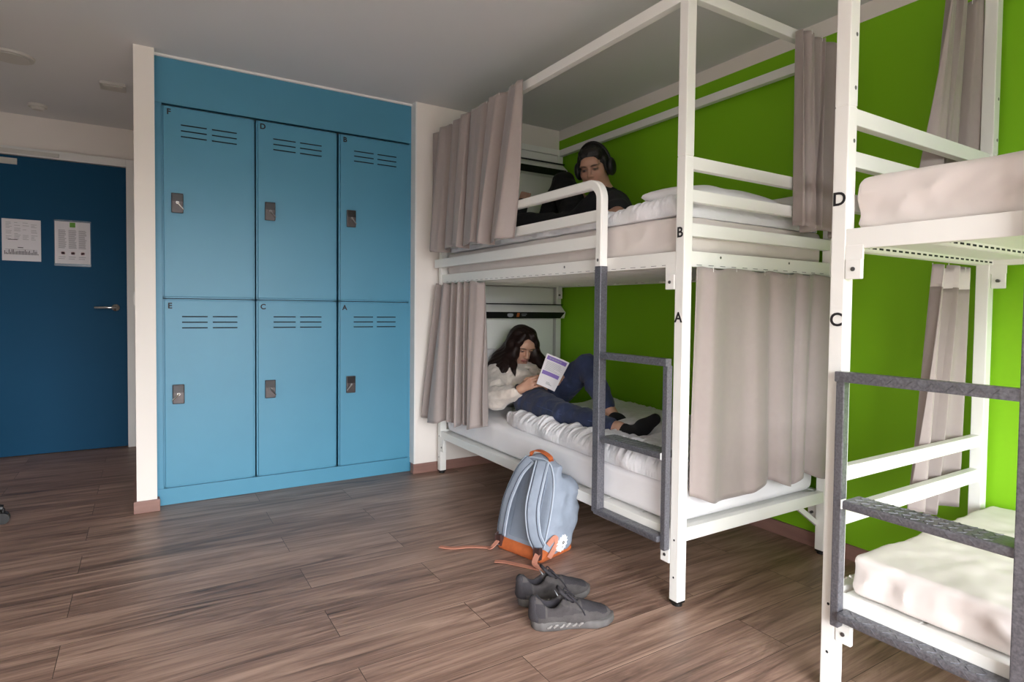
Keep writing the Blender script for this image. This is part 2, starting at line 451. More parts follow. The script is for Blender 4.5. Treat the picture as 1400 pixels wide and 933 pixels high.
# window wall
WX0, WX1, WZ0, WZ1 = -1.00, 1.85, 0.14, 2.02
bm = BM()
box(bm, XL, WX0, YF - .15, YF, 0, H); box(bm, WX1, XW, YF - .15, YF, 0, H)
box(bm, WX0, WX1, YF - .15, YF, 0, WZ0); box(bm, WX0, WX1, YF - .15, YF, WZ1, H)
struct(obj('wall_front', bm, M_wall))
win = struct(obj('window_1', (lambda b: (box(b, WX0, WX1, YF - .10, YF - .05, WZ0, WZ0 + .05, .004), box(b, WX0, WX1, YF - .10, YF - .05, WZ1 - .05, WZ1, .004),
      [box(b, x - .025, x + .025, YF - .10, YF - .05, WZ0 + .05, WZ1 - .05, .004) for x in (WX0 + .025, -0.05, 0.90, WX1 - .025)], b)[-1])(BM()), M_trim))
mg = bpy.data.materials.new('window_glass'); mg.use_nodes = True
nt = mg.node_tree; nt.nodes.clear()
o_ = nt.nodes.new('ShaderNodeOutputMaterial'); t_ = nt.nodes.new('ShaderNodeBsdfTransparent'); g_ = nt.nodes.new('ShaderNodeBsdfGlossy'); x_ = nt.nodes.new('ShaderNodeMixShader')
g_.inputs['Roughness'].default_value = 0.02; x_.inputs[0].default_value = 0.05
nt.links.new(t_.outputs[0], x_.inputs[1]); nt.links.new(g_.outputs[0], x_.inputs[2]); nt.links.new(x_.outputs[0], o_.inputs[0])
bm = BM(); box(bm, WX0 + .02, WX1 - .02, YF - .078, YF - .072, WZ0 + .02, WZ1 - .02)
g = obj('glass_pane', bm, mg, win)
# baseboards
bm = BM(); box(bm, 1.478, XW - .013, YL - .014, YL, 0, .062, .003); box(bm, 1.478, 1.492, YL, 3.70, 0, .062); struct(obj('baseboard_back', bm, M_base))
bm = BM(); box(bm, XW - .013, XW, YF, YL, 0, .066, .003); struct(obj('baseboard_right', bm, M_base))
bm = BM(); box(bm, -0.05, 0.068, YL - .014, YL, 0, .062, .003); box(bm, -0.05, -0.036, YL, YD - .07, 0, .062); box(bm, 0.055, 0.066, YL, 3.70, 0, .062); struct(obj('baseboard_partition', bm, M_base))
# blue surround of the lockers
YK = 3.73
bm = BM()
box(bm, 0.055, 1.492, YK + .003, YK + .03, 2.15, H - .012)
struct(obj('trim_2', bm, M_blue))
bm = BM()
box(bm, 0.055, 1.492, YK - .002, YK + .03, 0.002, 0.092)
box(bm, 0.055, 0.088, YK + .002, YK + .03, 0.092, 2.148); box(bm, 1.471, 1.492, YK + .002, YK + .03, 0.092, 2.148)
struct(obj('trim_3', bm, M_blue))
bm = BM(); box(bm, 0.055, 1.492, YK - .012, YK + .01, H - .012, H); box(bm, 1.484, 1.4935, YL - .002, YK + .002, 0.062, H); struct(obj('trim_4', bm, M_trim))

# ------------------------------------------------------------------ six lockers
def build_locker():
    r = root('locker', (0, 0, 0), 'x', 'locker', 'blue lockers in the wall niche')
    W, Hh = 0.455, 1.02
    b = BM()
    # carcass with face frame
    box(b, 0, W, .014, .03, 0, Hh); box(b, 0, .016, .002, .45, 0, Hh); box(b, W - .016, W, .002, .45, 0, Hh)
    box(b, 0, W, .002, .45, 0, .010); box(b, 0, W, .002, .45, Hh - .010, Hh); box(b, 0, W, .44, .45, 0, Hh)
    obj('carcass', b, M_blue, r)
    b = BM(); box(b, .0085, .4465, -.010, .0125, .008, Hh - .006, .003)
    for x0, x1 in ((.090, .213), (.238, .362)):
        for k in range(3): box(b, x0, x1, -.0128, -.0115, .922 - .0305 * k, .928 - .0305 * k, 0, 2, 1)
    d = obj('door', b, [M_blue, M_slot], r)
    b = BM(); box(b, .043, .099, -.028, -.0118, .455, .559, .004)
    l = obj('lock', b, M_lock, d)
    b = BM(); box(b, .046, .096, -.030, -.0275, .516, .556, .001)
    cyl(b, (.071, -.029, .528), (.071, -.031, .528), .012, 16)
    obj('lock_window', b, M_lockdark, d)
    return r
def copy_tree(o, parent=None):
    c = o.copy(); C.objects.link(c)
    if parent is not None: c.parent = parent
    for ch in list(o.children): copy_tree(ch, c)
    return c
LK = build_locker()
locks = []
specs = [('F', 0.086, 1.118, 'upper blue locker marked F, top left beside the white partition', -40),
         ('D', 0.549, 1.118, 'upper blue locker marked D, top middle of the lockers', -40),
         ('B', 1.0165, 1.118, 'upper blue locker marked B, top right of the lockers', -40),
         ('E', 0.086, 0.094, 'lower blue locker marked E, bottom left beside the white partition', 42),
         ('C', 0.549, 0.094, 'lower blue locker marked C, bottom middle of the lockers', -40),
         ('A', 1.0165, 0.094, 'lower blue locker marked A, bottom right nearest the bunk bed', 38)]
for i, (ch, x, z, lab, ang) in enumerate(specs):
    o = LK if i == 0 else copy_tree(LK)
    locks.append((o, ch, ang, x, z, lab))
for o, ch, ang, x, z, lab in locks:
    o.location = (x, YK, z); o['label'] = lab
    dz = -.003 if z < 1 else 0.0
    d = [k for k in o.children if k.name.startswith('door')][0]
    text_mesh('letter', ch, 0.042, M_letter, d, (.034, -.0126, .985 + dz), (1, 0, 0), (0, 0, 1), bold=.0012)
    b = BM(); a = R(ang - 90)
    c0 = Vector((.071, -.036, .508)); dr = Vector((-math.sin(R(ang)) * 1, 0, -math.cos(R(ang))))
    cyl(b, (.071, -.028, .508), (.071, -.037, .508), .0075, 14)
    tube(b, [c0 - dr * .006, c0 + dr * .02, c0 + dr * .045], [.0052, .0042, .003], 8)
    obj('lock_lever', b, M_chrome if ch in 'FE' else M_steel, d)

# ------------------------------------------------------------------ entrance door
bm = BM(); box(bm, -0.936, -0.104, YD - .02, YD + .03, 0.006, 2.106, .002)
door = struct(obj('door_1', bm, M_bluedoor))
bm = BM()
box(bm, -0.104, -0.054, YD - .05, YD + .06, 0, 2.165, .003); box(bm, -0.98, -0.936, YD - .05, YD + .06, 0, 2.165, .003); box(bm, -0.936, -0.104, YD - .05, YD + .06, 2.108, 2.165, .003)
obj('door_frame', bm, M_trim, door)
bm = BM(); cyl(bm, (-.175, YD - .02, 1.057), (-.175, YD - .03, 1.057), .026, 24); cyl(bm, (-.175, YD - .03, 1.057), (-.175, YD - .07, 1.057), .010, 14)
tube(bm, [(-.175, YD - .07, 1.057), (-.20, YD - .075, 1.057), (-.305, YD - .075, 1.057)], .0105, 12)
obj('door_handle', bm, M_chrome, door, True)
bm = BM(); box(bm, -.93, -.50, YD - .075, YD - .045, 2.118, 2.143, .003); box(bm, -.93, -.53, YD - .078, YD - .074, 2.113, 2.118)
obj('door_closer', bm, M_tileplas, door)
bm = BM(); box(bm, -.915, -.737, YD - .027, YD - .02, 2.045, 2.088, .002); obj('door_plate', bm, M_tileplas, door)
# notices on the door
def notice(x0, x1, z0, z1, label, kind):
    r = root('notice', ((x0 + x1) / 2, YD - .0215, z0), label, 'notice', 'notices on the door')
    b = BM(); box(b, x0, x1, YD - .0235, YD - .0215, z0, z1); y = YD - .0240; q = random.Random(3); mi = [1]
    def ln(bb, a0, a1, c0, c1): box(bb, x0 + a0 * (x1 - x0), x0 + a1 * (x1 - x0), y, y + .0006, z0 + c0 * (z1 - z0), z0 + c1 * (z1 - z0), 0, 2, mi[0])
    if kind == 0:
        for c in range(4):
            for k in range(13):
                if q.random() < .82: ln(b, .10 + c * .215, .10 + c * .215 + q.uniform(.08, .17), .92 - k * .033 - .008, .92 - k * .033)
        mi[0] = 2; ln(b, .40, .54, .31, .33); ln(b, .15, .40, .50, .515)
        for k in range(24):
            a = .06 + k * .037; ln(b, a, a + .018, .15, .16 + q.uniform(.02, .12))
        for k in range(4): ln(b, .08, .90, .27 - k * .035, .275 - k * .035)
    else:
        for c in range(3):
            for k in range(16):
                ln(b, .10 + c * .285, .10 + c * .285 + q.uniform(.17, .23), .80 - k * .028 - .012, .80 - k * .028)
        for c in range(3): ln(b, .10 + c * .285, .30 + c * .285, .155, .165); ln(b, .10 + c * .285, .27 + c * .285, .11, .12)
        mi[0] = 3; ln(b, .42, .58, .87, .985); mi[0] = 4
        for c in range(3): ln(b, .18 + c * .28, .27 + c * .28, .215, .285); ln(b, .165 + c * .28, .285 + c * .28, .23, .27)
    keep(obj('sheet', b, [M_paper, M_ink, M_inkd, M_greenpr, M_redpr]), r)
    if kind == 1:
        b = BM(); box(b, x0 - .004, x1 + .004, YD - .0214, YD - .0204, z0 - .018, z1 + .012); keep(obj('sleeve', b, M_sleeve), r)
    return r
notice(-.825, -.612, 1.378, 1.668, 'printed white notice with a diagram, left sheet on the blue door', 0)
notice(-.534, -.328, 1.372, 1.674, 'printed white notice with a green mark, right sheet on the blue door', 1)
# light switch on the partition, ceiling fittings
r = root('light_switch', (-.036, 4.2, 1.115), 'white light switch edge on the partition beside the blue door', 'switch')
bm = BM(); box(bm, -.047, -.036, 4.16, 4.24, 1.075, 1.155, .002); keep(obj('plate', bm, M_trim), r)
bm = BM(); box(bm, -.051, -.0465, 4.175, 4.225, 1.09, 1.14, .002); keep(obj('rocker', bm, M_trim), r)
r = root('ceiling_light', (-.59, 4.2, H), 'round flush ceiling fitting at the left edge above the corridor', 'ceiling light')
bm = BM(); cyl(bm, (-.59, 4.2, H), (-.59, 4.2, H - .012), .105, 40, .10); keep(obj('rim', bm, M_tileplas, None), r)
bm = BM(); cyl(bm, (-.59, 4.2, H - .010), (-.59, 4.2, H - .015), .082, 40, .078); keep(obj('cover', bm, M_tileplas, None), r)
r = root('ceiling_vent', (-.145, 4.42, H), 'square white vent plate on the ceiling beside the partition', 'vent')
bm = BM(); box(bm, -.212, -.080, 4.355, 4.485, H - .016, H, .003); keep(obj('frame', bm, M_tileplas), r)
bm = BM(); box(bm, -.195, -.097, 4.372, 4.468, H - .019, H - .015, .001); keep(obj('cover', bm, M_tileplas), r)
r = root('smoke_detector', (-.585, 5.13, H), 'small round smoke detector on the ceiling before the door', 'smoke detector')
bm = BM(); cyl(bm, (-.585, 5.13, H), (-.585, 5.13, H - .018), .052, 28, .050); keep(obj('base', bm, M_tileplas), r)
bm = BM(); cyl(bm, (-.585, 5.13, H - .017), (-.585, 5.13, H - .034), .040, 28, .028); keep(obj('sensor_cap', bm, M_tileplas), r)

# ------------------------------------------------------------------ bunk beds
def rect_sweep(bm, pts, wx, wn):
    """tube of rectangular section swept in a plane x = const"""
    pts = [Vector(p) for p in pts]; n = len(pts); rings = []
    X = Vector((1, 0, 0))
    for i, p in enumerate(pts):
        t = (pts[min(i + 1, n - 1)] - pts[max(i - 1, 0)]).normalized()
        nn = X.cross(t).normalized(); q = []
        c = .28
        for a, b in ((-1, -1 + c), (-1 + c, -1), (1 - c, -1), (1, -1 + c), (1, 1 - c), (1 - c, 1), (-1 + c, 1), (-1, 1 - c)):
            q.append(bm.verts.new(p + X * (a * wx / 2) + nn * (b * wn / 2)))
        rings.append(q)
    for A, B in zip(rings, rings[1:]):
        for j in range(8): bm.faces.new((A[j], A[(j + 1) % 8], B[(j + 1) % 8], B[j]))
    bm.faces.new(rings[0][::-1]); bm.faces.new(rings[-1])

def bunk_bed(x0, y0, s, dz, label, letters, low_bars, panel, lo=0.0):
    r = root('bunk_bed', (x0 + .478, y0 + s * 1.05, 0), label, 'bunk bed', 'bunk beds')
    W, L = .956, 2.10
    def Y(v): return y0 + s * v
    def part(name, b, m=M_white, par=None, smooth=False):
        return keep(obj(name, b, m, None, smooth), r) if par is None else keep2(obj(name, b, m, None, smooth), par)
    def keep2(o, p):
        o.parent = p; o.matrix_parent_inverse = (Matrix.Translation(r.location)).inverted() @ Matrix.Identity(4) if False else p.matrix_parent_inverse.copy()
        # the part sits at the origin of its own space, so the same offset holds for its sub-parts
        o.matrix_parent_inverse = Matrix.Identity(4)
        return o
    B = lambda a0, a1, b0, b1, c0, c1, bev=.0025: (lambda b: (box(b, x0 + a0, x0 + a1, Y(b0), Y(b1), c0 + dz, c1 + dz, bev), b)[1])(BM())
    posts = []
    for px in (0, W - .043):
        for py in (0, L - .04):
            b = BM(); box(b, x0 + px, x0 + px + .043, Y(py), Y(py + .04), .018, 1.634 + dz, .003); box(b, x0 + px, x0 + px + .043, Y(py), Y(py + .04), 1.636 + dz, 2.235 + dz, .003)
            box(b, x0 + px + .002, x0 + px + .041, Y(py + .002), Y(py + .038), 1.63 + dz, 1.64 + dz)
            p = part('post', b); posts.append(p)
            b = BM(); cyl(b, (x0 + px + .0215, Y(py + .02), 0), (x0 + px + .0215, Y(py + .02), .02), .019, 18); box(b, x0 + px + .001, x0 + px + .042, Y(py + .001), Y(py + .039), .010, .020, .002)
            part('foot_cap', b, M_black, p)
            if px == 0:
                for z in (.105, .243):
                    b = BM(); sphere(b, (x0 - .0005, Y(py + .02), z + dz), (.0012, .004, .004), 8); part('bolt', b, M_slot, p)
            yy = y0 + s * (py + (.0 if s > 0 else .04))
            if s < 0 and py == 0 or s > 0 and False:
                for z in (1.555, 1.70, 1.845):
                    b = BM(); sphere(b, (x0 + px + .030, yy, z), (.005, .0016, .006), 8); part('bolt', b, M_steel, p)
    # letters on the aisle side of the post beside the ladder
    for ch, z, h in letters:
        o = text_mesh('letter', ch, h, M_letter, None, (x0 - .0010, Y(.02), z), (0, -1, 0), (0, 0, 1), bold=.0009)
        keep2(o, posts[0])
    # side rails
    part('lower_side_rail', B(.002, .032, .04, L - .04, .231, .279)); part('lower_side_rail', B(W - .032, W - .002, .04, L - .04, .231, .279))
    for a0 in (.002, W - .034):
        b = B(a0, a0 + .032, .04, L - .04, 1.240, 1.296)
        if panel:
            for k in range(34): box(b, x0 + a0 - .0004, x0 + a0 + .0324, Y(.08 + k * .057), Y(.08 + k * .057 + .028), 1.2470 + dz, 1.2484 + dz, 0, 2, 1)
        part('upper_side_rail', b, [M_white, M_slot])
    # end rails
    for py in (0.003, L - .033):
        part('lower_end_rail', B(.043, W - .043, py, py + .03, .236, .286))
        b = B(.043, W - .043, py, py + .03, 1.240, 1.297)
        for k in range(13): box(b, x0 + .07 + k * .064, x0 + .07 + k * .064 + .028, Y(py - .0005 if py < 1 else py + .0305), Y(py + .001 if py < 1 else py + .029), 1.2475 + dz, 1.2492 + dz, 0, 2, 1)
        p = part('upper_end_rail', b, [M_white, M_slot])
        for k in (.20, .62):
            b = BM(); sphere(b, (x0 + k, Y(py if py < 1 else py + .03), 1.281 + dz), (.005, .002, .005), 8); part('bolt', b, M_steel, p)
        if py > 1 and panel: continue
        part('end_bar', B(.043, W - .043, py, py + .028, 1.351, 1.398)); part('end_bar', B(.043, W - .043, py, py + .028, 1.474, 1.518)); part('end_bar', B(.043, W - .043, py, py + .028, 1.590, 1.636))
        if low_bars:
            part('end_bar', B(.043, W - .043, py, py + .028, .462, .508)); part('end_bar', B(.043, W - .043, py, py + .028, .588, .630))
    if panel:
        part('head_panel', B(.045, W - .062, L - .030, L - .018, .42, 1.235)); part('head_panel', B(.045, W - .045, L - .030, L - .018, 1.30, 2.115))
        part('end_bar', B(.043, W - .043, L - .036, L - .008, 2.09, 2.19))
    # frame at the top, guard at the wall side
    for a0 in (.003, W - .035): part('canopy_rail', B(a0, a0 + .032, .04, L - .04, 2.187, 2.232))
    for py in (.004, L - .036): part('canopy_rail', B(.043, W - .043, py, py + .032, 2.194, 2.236))
    part('rear_guard', B(W - .034, W - .006, .04, L - .04, 1.575, 1.618))
    # guard rail on the aisle side: a tube bent down into the ladder
    z1 = 1.608
    pts = [(x0 - .019, Y(.434 + lo), 1.262 + dz), (x0 - .019, Y(.434 + lo), 1.54 + dz)]
    for k in range(1, 9):
        a = math.pi / 2 * k / 9; pts.append((x0 - .019, Y(.434 + lo + .07 * (1 - math.cos(a))), 1.54 + dz + .068 * math.sin(a)))
    pts += [(x0 - .019, Y(.505 + lo), z1 + dz), (x0 - .019, Y(L - .05), z1 + dz)]
    b = BM(); rect_sweep(b, pts, .038, .040)
    part('guard_rail', b)
    part('guard_bar', B(-.033, -.005, .452 + lo, L - .05, 1.450, 1.497)); part('guard_bar', B(-.032, 0.0, .452 + lo, L - .002, 1.340, 1.393))
    b = BM(); sphere(b, (x0 - .0385, Y(.434 + lo), 1.287 + dz), (.002, .006, .007), 10); part('rail_bolt', b, M_steel)
    b = BM(); sphere(b, (x0 + .001, Y(.72), 1.275 + dz), (.0025, .005, .006), 10); part('rail_bolt', b, M_steel)
    # ladder
    la = part('ladder', B(-.038, 0.0, .415 + lo, .453 + lo, .232, 1.262, .003), M_hammer)
    part('stile', (lambda b: (box(b, x0 - .028, x0 - .002, Y(.041), Y(.064), .20 + dz, .880 + dz, .003), b)[1])(BM()), M_hammer, la)
    b = BM(); box(b, x0 - .036, x0 - .008, Y(.041), Y(.416 + lo), .878 + dz, .906 + dz, .002)
    for k in range(16):
        y = .075 + k * .0222; obox(b, (x0 - .0365, Y(y), .892 + dz), (0, s * .7, .7 if k % 2 else -.7), (0, .7, -.7), (1, 0, 0), .010, .0012, .0010)
    part('rung', b, M_hammer, la)
    for zz, xa, xb in ((.556, -.030, .055), (.249, -.042, .066)):
        b = BM()
        box(b, x0 + xa, x0 + xb, Y(.066), Y(lo + (.438 if zz < .4 else .416)), zz - .024 + dz, zz + dz, .006)
        for i in range(5):
            for k in range(13):
                xx = x0 + xa + .012 + i * (xb - xa - .024) / 4; yy = .09 + k * .0255
                a = R(45 if (i + k) % 2 else -45)
                obox(b, (xx, Y(yy), zz + dz), (math.cos(a), math.sin(a), 0), (-math.sin(a), math.cos(a), 0), (0, 0, 1), .0095, .0016, .0012)
        for k in range(13):
            a = R(45 if k % 2 else -45)
            obox(b, (x0 + xa, Y(.09 + k * .0255), zz - .012 + dz), (0, math.cos(a), math.sin(a)), (0, -math.sin(a), math.cos(a)), (1, 0, 0), .009, .0014, .0012)
        part('tread', b, M_hammer, la)
        if zz > .4:
            part('tread_end_cap', (lambda b: (box(b, x0 + xa - .001, x0 + xa + .02, Y(.064), Y(.068), zz - .024 + dz, zz + .001 + dz, .001), b)[1])(BM()), M_trim, la)
    # mesh decks: pressed pans with bridges between them
    for zz in (.270, 1.258):
        b = BM(); n = 10; st = (L - .08) / n
        for k in range(n):
            ya, yb = .04 + k * st, .04 + (k + 1) * st
            box(b, x0 + .033, x0 + W - .033, Y(ya + .006), Y(yb - .006), zz + dz, zz + .004 + dz)
            box(b, x0 + .033, x0 + W - .033, Y(ya + .006), Y(ya + .009), zz - .017 + dz, zz + dz); box(b, x0 + .033, x0 + W - .033, Y(yb - .009), Y(yb - .006), zz - .017 + dz, zz + dz)
            if zz > 1 and not panel:
                for j in range(24): box(b, x0 + .05 + j * .0365, x0 + .05 + j * .0365 + .022, Y(ya + .0056), Y(ya + .0094), zz - .011 + dz, zz - .0055 + dz, 0, 2, 1); box(b, x0 + .05 + j * .0365, x0 + .05 + j * .0365 + .022, Y(yb - .0094), Y(yb - .0056), zz - .011 + dz, zz - .0055 + dz, 0, 2, 1)
            if k < n - 1:
                for j in range(24):
                    xx = x0 + .045 + j * .0365; box(b, xx, xx + .012, Y(yb - .0065), Y(yb + .0065), zz + .0005 + dz, zz + .0022 + dz)
        part('mesh_deck', b, [M_white, M_slot])
    # corner brackets with bolts
    for zz in (.231, 1.240):
        for px in (0.002, W - .032):
            for ya in (.040, L - .088):
                b = BM(); box(b, x0 + px - .0012 if px < .1 else x0 + px, x0 + px + .006, Y(ya), Y(ya + .048), zz - .030 + dz, zz + .01 + dz, .001); box(b, x0 + px - (.004 if px < .1 else -.004), x0 + px + .010, Y(ya + .002), Y(ya + .046), zz - .082 + dz, zz - .028 + dz, .003)
                p = part('bracket', b)
                b = BM(); cyl(b, (x0 + px - .0065, Y(ya + .024), zz - .055 + dz), (x0 + px + .0125, Y(ya + .024), zz - .055 + dz), .006, 10)
                part('bracket_bolt', b, M_steel, p)
    for px in (W - .030,):
        b = BM(); a = Vector((x0 + px, Y(.04), .13 + dz)); c = Vector((x0 + px - .17, Y(.022), .235 + dz))
        ribbon(b, [c, a + Vector((0.0, 0, 0))], (0, 1, 0), .022, .014); part('corner_brace', b)
    return r
X0 = 1.634
bunk_bed(X0, 1.515, 1, 0.0, 'white metal bunk bed lettered A and B standing against the lockers wall', [('B', 1.361, .052), ('A', 1.055, .052)], False, True)
bunk_bed(X0, .972, -1, .014, 'white metal bunk bed lettered C and D at the right, nearest the viewer', [('D', 1.393, .052), ('C', 1.059, .052)], True, False, .036)

# ------------------------------------------------------------------ bed shelves at the heads
def bed_shelf(z, label, stickers):
    r = root('bed_shelf', (2.13, 3.54, z), label, 'shelf', 'shelves at the bed heads')
    x0, x1 = 1.70, 2.565
    b = BM()
    v = [(x, y, zz) for x in (x0, x1) for (y, zz) in ((3.573, z + .052), (3.573, z - .045), (3.50, z - .045), (3.485, z - .002), (3.545, z + .048))]
    vs = [b.verts.new(q) for q in v]
    for k in range(5): b.faces.new((vs[k], vs[(k + 1) % 5], vs[5 + (k + 1) % 5], vs[5 + k]))
    b.faces.new(vs[:5][::-1]); b.faces.new(vs[5:])
    keep(obj('body', b, M_white), r)
    b = BM(); box(b, x0, x1 + .012, 3.535, 3.573, z + .049, z + .056); keep(obj('top_edge', b, M_black), r)
    b = BM(); vv = [(x0, 3.4995, z - .045), (x1 - .035, 3.4995, z - .045), (x1 - .006, 3.4835, z - .002), (x0, 3.4835, z - .002)]
    f = [b.verts.new(q) for q in vv]; f2 = [b.verts.new((q[0], q[1] + .006, q[2])) for q in vv]
    b.faces.new(f); b.faces.new(f2[::-1])
    for k in range(4): b.faces.new((f[k], f2[k], f2[(k + 1) % 4], f[(k + 1) % 4]))
    fr = keep(obj('front_strip', b, M_black), r)
    if stickers:
        b = BM(); sphere(b, (2.105, 3.4885, z - .022), (.024, .002, .016), 18); o = keep(obj('round_sticker', b, M_grl), r)
        b = BM(); obox(b, (2.168, 3.489, z - .022), (1, 0, 0), (0, .35, -.94), (0, -.94, -.35), .010, .014, .0015); keep(obj('orange_sticker', b, M_orangel), r)
        b = BM()
        for k in range(2): obox(b, (2.215, 3.489 + .003 * k, z - .016 - .010 * k), (1, 0, 0), (0, .35, -.94), (0, -.94, -.35), .022 - .006 * k, .002, .0013)
        keep(obj('small_print', b, M_grl), r)
    return r
bed_shelf(1.062, 'white shelf with black front strip and stickers above the reading woman', True)
bed_shelf(2.070, 'white shelf with black front strip in the upper bunk by the ceiling', False)

# ------------------------------------------------------------------ curtains
def curtain(name, P0, P1, Q0, Q1, n, at, ab, label, seed=0, header=None, nu=220, nv=46, drop=0.0, jit=.012, group='grey bunk curtains', face=None, q=.35, gather=0.0):
    """P0-P1 top edge, Q0-Q1 bottom edge; n folds of depth at (top) .. ab (bottom)"""
    P0, P1, Q0, Q1 = map(np.array, (P0, P1, Q0, Q1))
    rs = np.random.RandomState(seed)
    u = np.linspace(0, 1, nu); v = np.linspace(0, 1, nv)
    U, Vv = np.meshgrid(u, v, indexing='ij')
    warp = U + .035 * np.sin(2 * np.pi * (1.3 * U + rs.rand())) + .02 * np.sin(2 * np.pi * (3.1 * U + rs.rand()))
    drift = .25 * Vv * np.sin(2 * np.pi * (1.1 * U + rs.rand()))
    ph = 2 * np.pi * (n * warp + drift)
    w = np.sin(ph + rs.rand() * 6) + q * np.sin(2.07 * ph + rs.rand() * 6 + 1.2 * Vv) + .25 * np.sin(.53 * ph + rs.rand() * 6 - .8 * Vv)
    side = .35 * np.cos(ph + rs.rand() * 6)
    d = (P1 - P0) * [1, 1, 0]; d = d / np.linalg.norm(d); nrm = np.array([d[1], -d[0], 0])
    amp = at + (ab - at) * Vv ** .8
    if gather: amp = amp * (1 - gather * np.exp(-((Vv - .06) / .05) ** 2))
    top = P0 + (P1 - P0) * U[..., None]; bot = Q0 + (Q1 - Q0) * U[..., None]
    ease = Vv ** 1.0
    P = top * (1 - ease[..., None]) + bot * ease[..., None]
    P = P + nrm * (amp * w * .5)[..., None] + d * (amp * side * np.sin(np.pi * U))[..., None]
    P[..., 2] += Vv ** 6 * jit * np.sin(ph * .5 + 1) - Vv * drop * np.sin(np.pi * U) + (1 - Vv) ** 10 * .006 * np.sin(ph)
    ids = np.arange(nu * nv).reshape(nu, nv)
    Fc = np.stack([ids[:-1, :-1], ids[1:, :-1], ids[1:, 1:], ids[:-1, 1:]], -1).reshape(-1, 4)
    r = root('curtain', tuple((Q0 + Q1) / 2), label, 'curtain', group)
    if header:
        k = max(2, int(nv * header)); cut = Fc.reshape(nu - 1, nv - 1, 4)
        def piece(nm, F_, m):
            used = np.unique(F_); mp = np.full(nu * nv, -1); mp[used] = np.arange(len(used))
            o = keep(obj(nm, np_mesh(nm, P.reshape(-1, 3)[used], mp[F_]), m), r); sol(o); return o
        piece('heading_tape', cut[:, :k].reshape(-1, 4), M_lining); piece('cloth', cut[:, k:].reshape(-1, 4), M_curt)
    else:
        o = keep(obj('cloth', np_mesh('cloth', P.reshape(-1, 3), Fc), M_curt), r); sol(o)
    # hooks along the top edge
    b = BM()
    for i in range(max(3, int(n * 1.2))):
        p = P[int((i + .5) / max(3, int(n * 1.2)) * (nu - 1)), 0]
        tube(b, [(p[0], p[1], p[2] - .012), (p[0], p[1], p[2] + .006)], .0018, 6)
    keep(obj('hooks', b, M_white), r)
    return r
def sol(o):
    m = o.modifiers.new('thickness', 'SOLIDIFY'); m.thickness = .0025; m.offset = 0
curtain('c1', (1.598, 3.602, 2.205), (1.594, 2.555, 2.215), (1.534, 3.545, 1.425), (1.540, 2.585, 1.425), 6.4, .042, .078, 'grey curtain drawn at the head of the upper bunk under the ceiling', seed=3, drop=-.01)
curtain('c2', (1.610, 3.585, 1.234), (1.612, 3.00, 1.234), (1.545, 3.60, .365), (1.588, 2.90, .415), 6, .035, .07, 'grey curtain gathered beside the reading woman at the lower bunk head', seed=5)
curtain('c3', (2.22, 1.474, 2.205), (2.55, 1.474, 2.205), (2.245, 1.472, 1.425), (2.555, 1.472, 1.41), 4, .05, .06, 'grey curtain gathered at the foot of the upper bunk behind post D', seed=8)
curtain('c4', (1.682, 1.493, 1.236), (2.585, 1.493, 1.236), (1.684, 1.492, .385), (2.575, 1.492, .375), 5, .020, .034, 'wide grey curtain closing the foot of the lower bunk between posts A and C', seed=12, jit=.02, q=.15)
curtain('c5', (2.33, 1.005, 2.205), (2.56, 1.005, 2.205), (2.215, 1.01, 1.43), (2.555, 1.01, 1.43), 2.3, .05, .06, 'grey curtain hanging at the end of the upper right bunk by the green wall', seed=21)
curtain('c6', (2.33, 1.008, 1.248), (2.548, 1.008, 1.248), (2.20, 1.012, .405), (2.50, 1.012, .375), 2.3, .045, .06, 'grey curtain with white heading tape at the end of the lower right bunk', seed=23, header=.095)

# ------------------------------------------------------------------ bedding
def cushion(name, label, cat, lo, hi, rad, m, h=.016, wr=.004, wf=26, seed=0, group=None, puff=0.0, fold=0.0):
    lo = np.array(lo); hi = np.array(hi); c = (lo + hi) / 2; hs = (hi - lo) / 2
    f = Field(lo - .04, hi + .04, h)
    f.rbox(c, hs, rad, k=0)
    if puff:
        X, Y, Z = np.meshgrid(*f.a, indexing='ij')
        e = np.clip(1 - np.maximum(np.abs((X - c[0]) / hs[0]), np.abs((Y - c[1]) / hs[1])), 0, 1)
        f.F += (puff * (1 - np.sqrt(e)) * (np.abs(Z - c[2]) / hs[2])).astype(np.float32)
    if wr:
        X, Y, Z = np.meshgrid(*f.a, indexing='ij')
        # the underside stays flat
        g = np.clip((Z - lo[2]) / (hi[2] - lo[2]) * 3, 0, 1)
        f.F += (wr * g * (wob(X, Y, Z * .6, wf, seed) * .6 + wob(X, Y, Z * .4, wf * 2.3, seed + 1) * .35)).astype(np.float32)
        f.F += (fold * g * ((np.abs(wob(X, Y, Z * 1.5, 19, seed + 2)) * 2 - 1).clip(-1, .7) + .5 * (np.abs(wob(X, Y, Z * 1.5, 44, seed + 3)) * 2 - 1).clip(-1, .7)) * np.clip(1.25 - np.abs(X - c[0]) / hs[0] * 0 - np.clip((Z - lo[2]) / (hi[2] - lo[2]) - .55, 0, 1) * 2.2, .15, 1)).astype(np.float32)
        f.F = np.maximum(f.F, (lo[2] - Z).astype(np.float32))
    o, _ = sdf_obj(name, f, m)
    tag(o, label, cat, group)
    return o
cushion('mattress', 'mattress under a white sheet on the lower bunk A', 'mattress', (1.668, 1.565, .2785), (2.552, 3.56, .432), .035, M_bed, .014, .0025, 14, 1, 'mattresses')
cushion('mattress', 'mattress in a beige cover on the upper bunk B', 'mattress', (1.670, 1.562, 1.288), (2.552, 3.56, 1.432), .022, M_sheet, .012, .003, 16, 2, 'mattresses', fold=.0045)
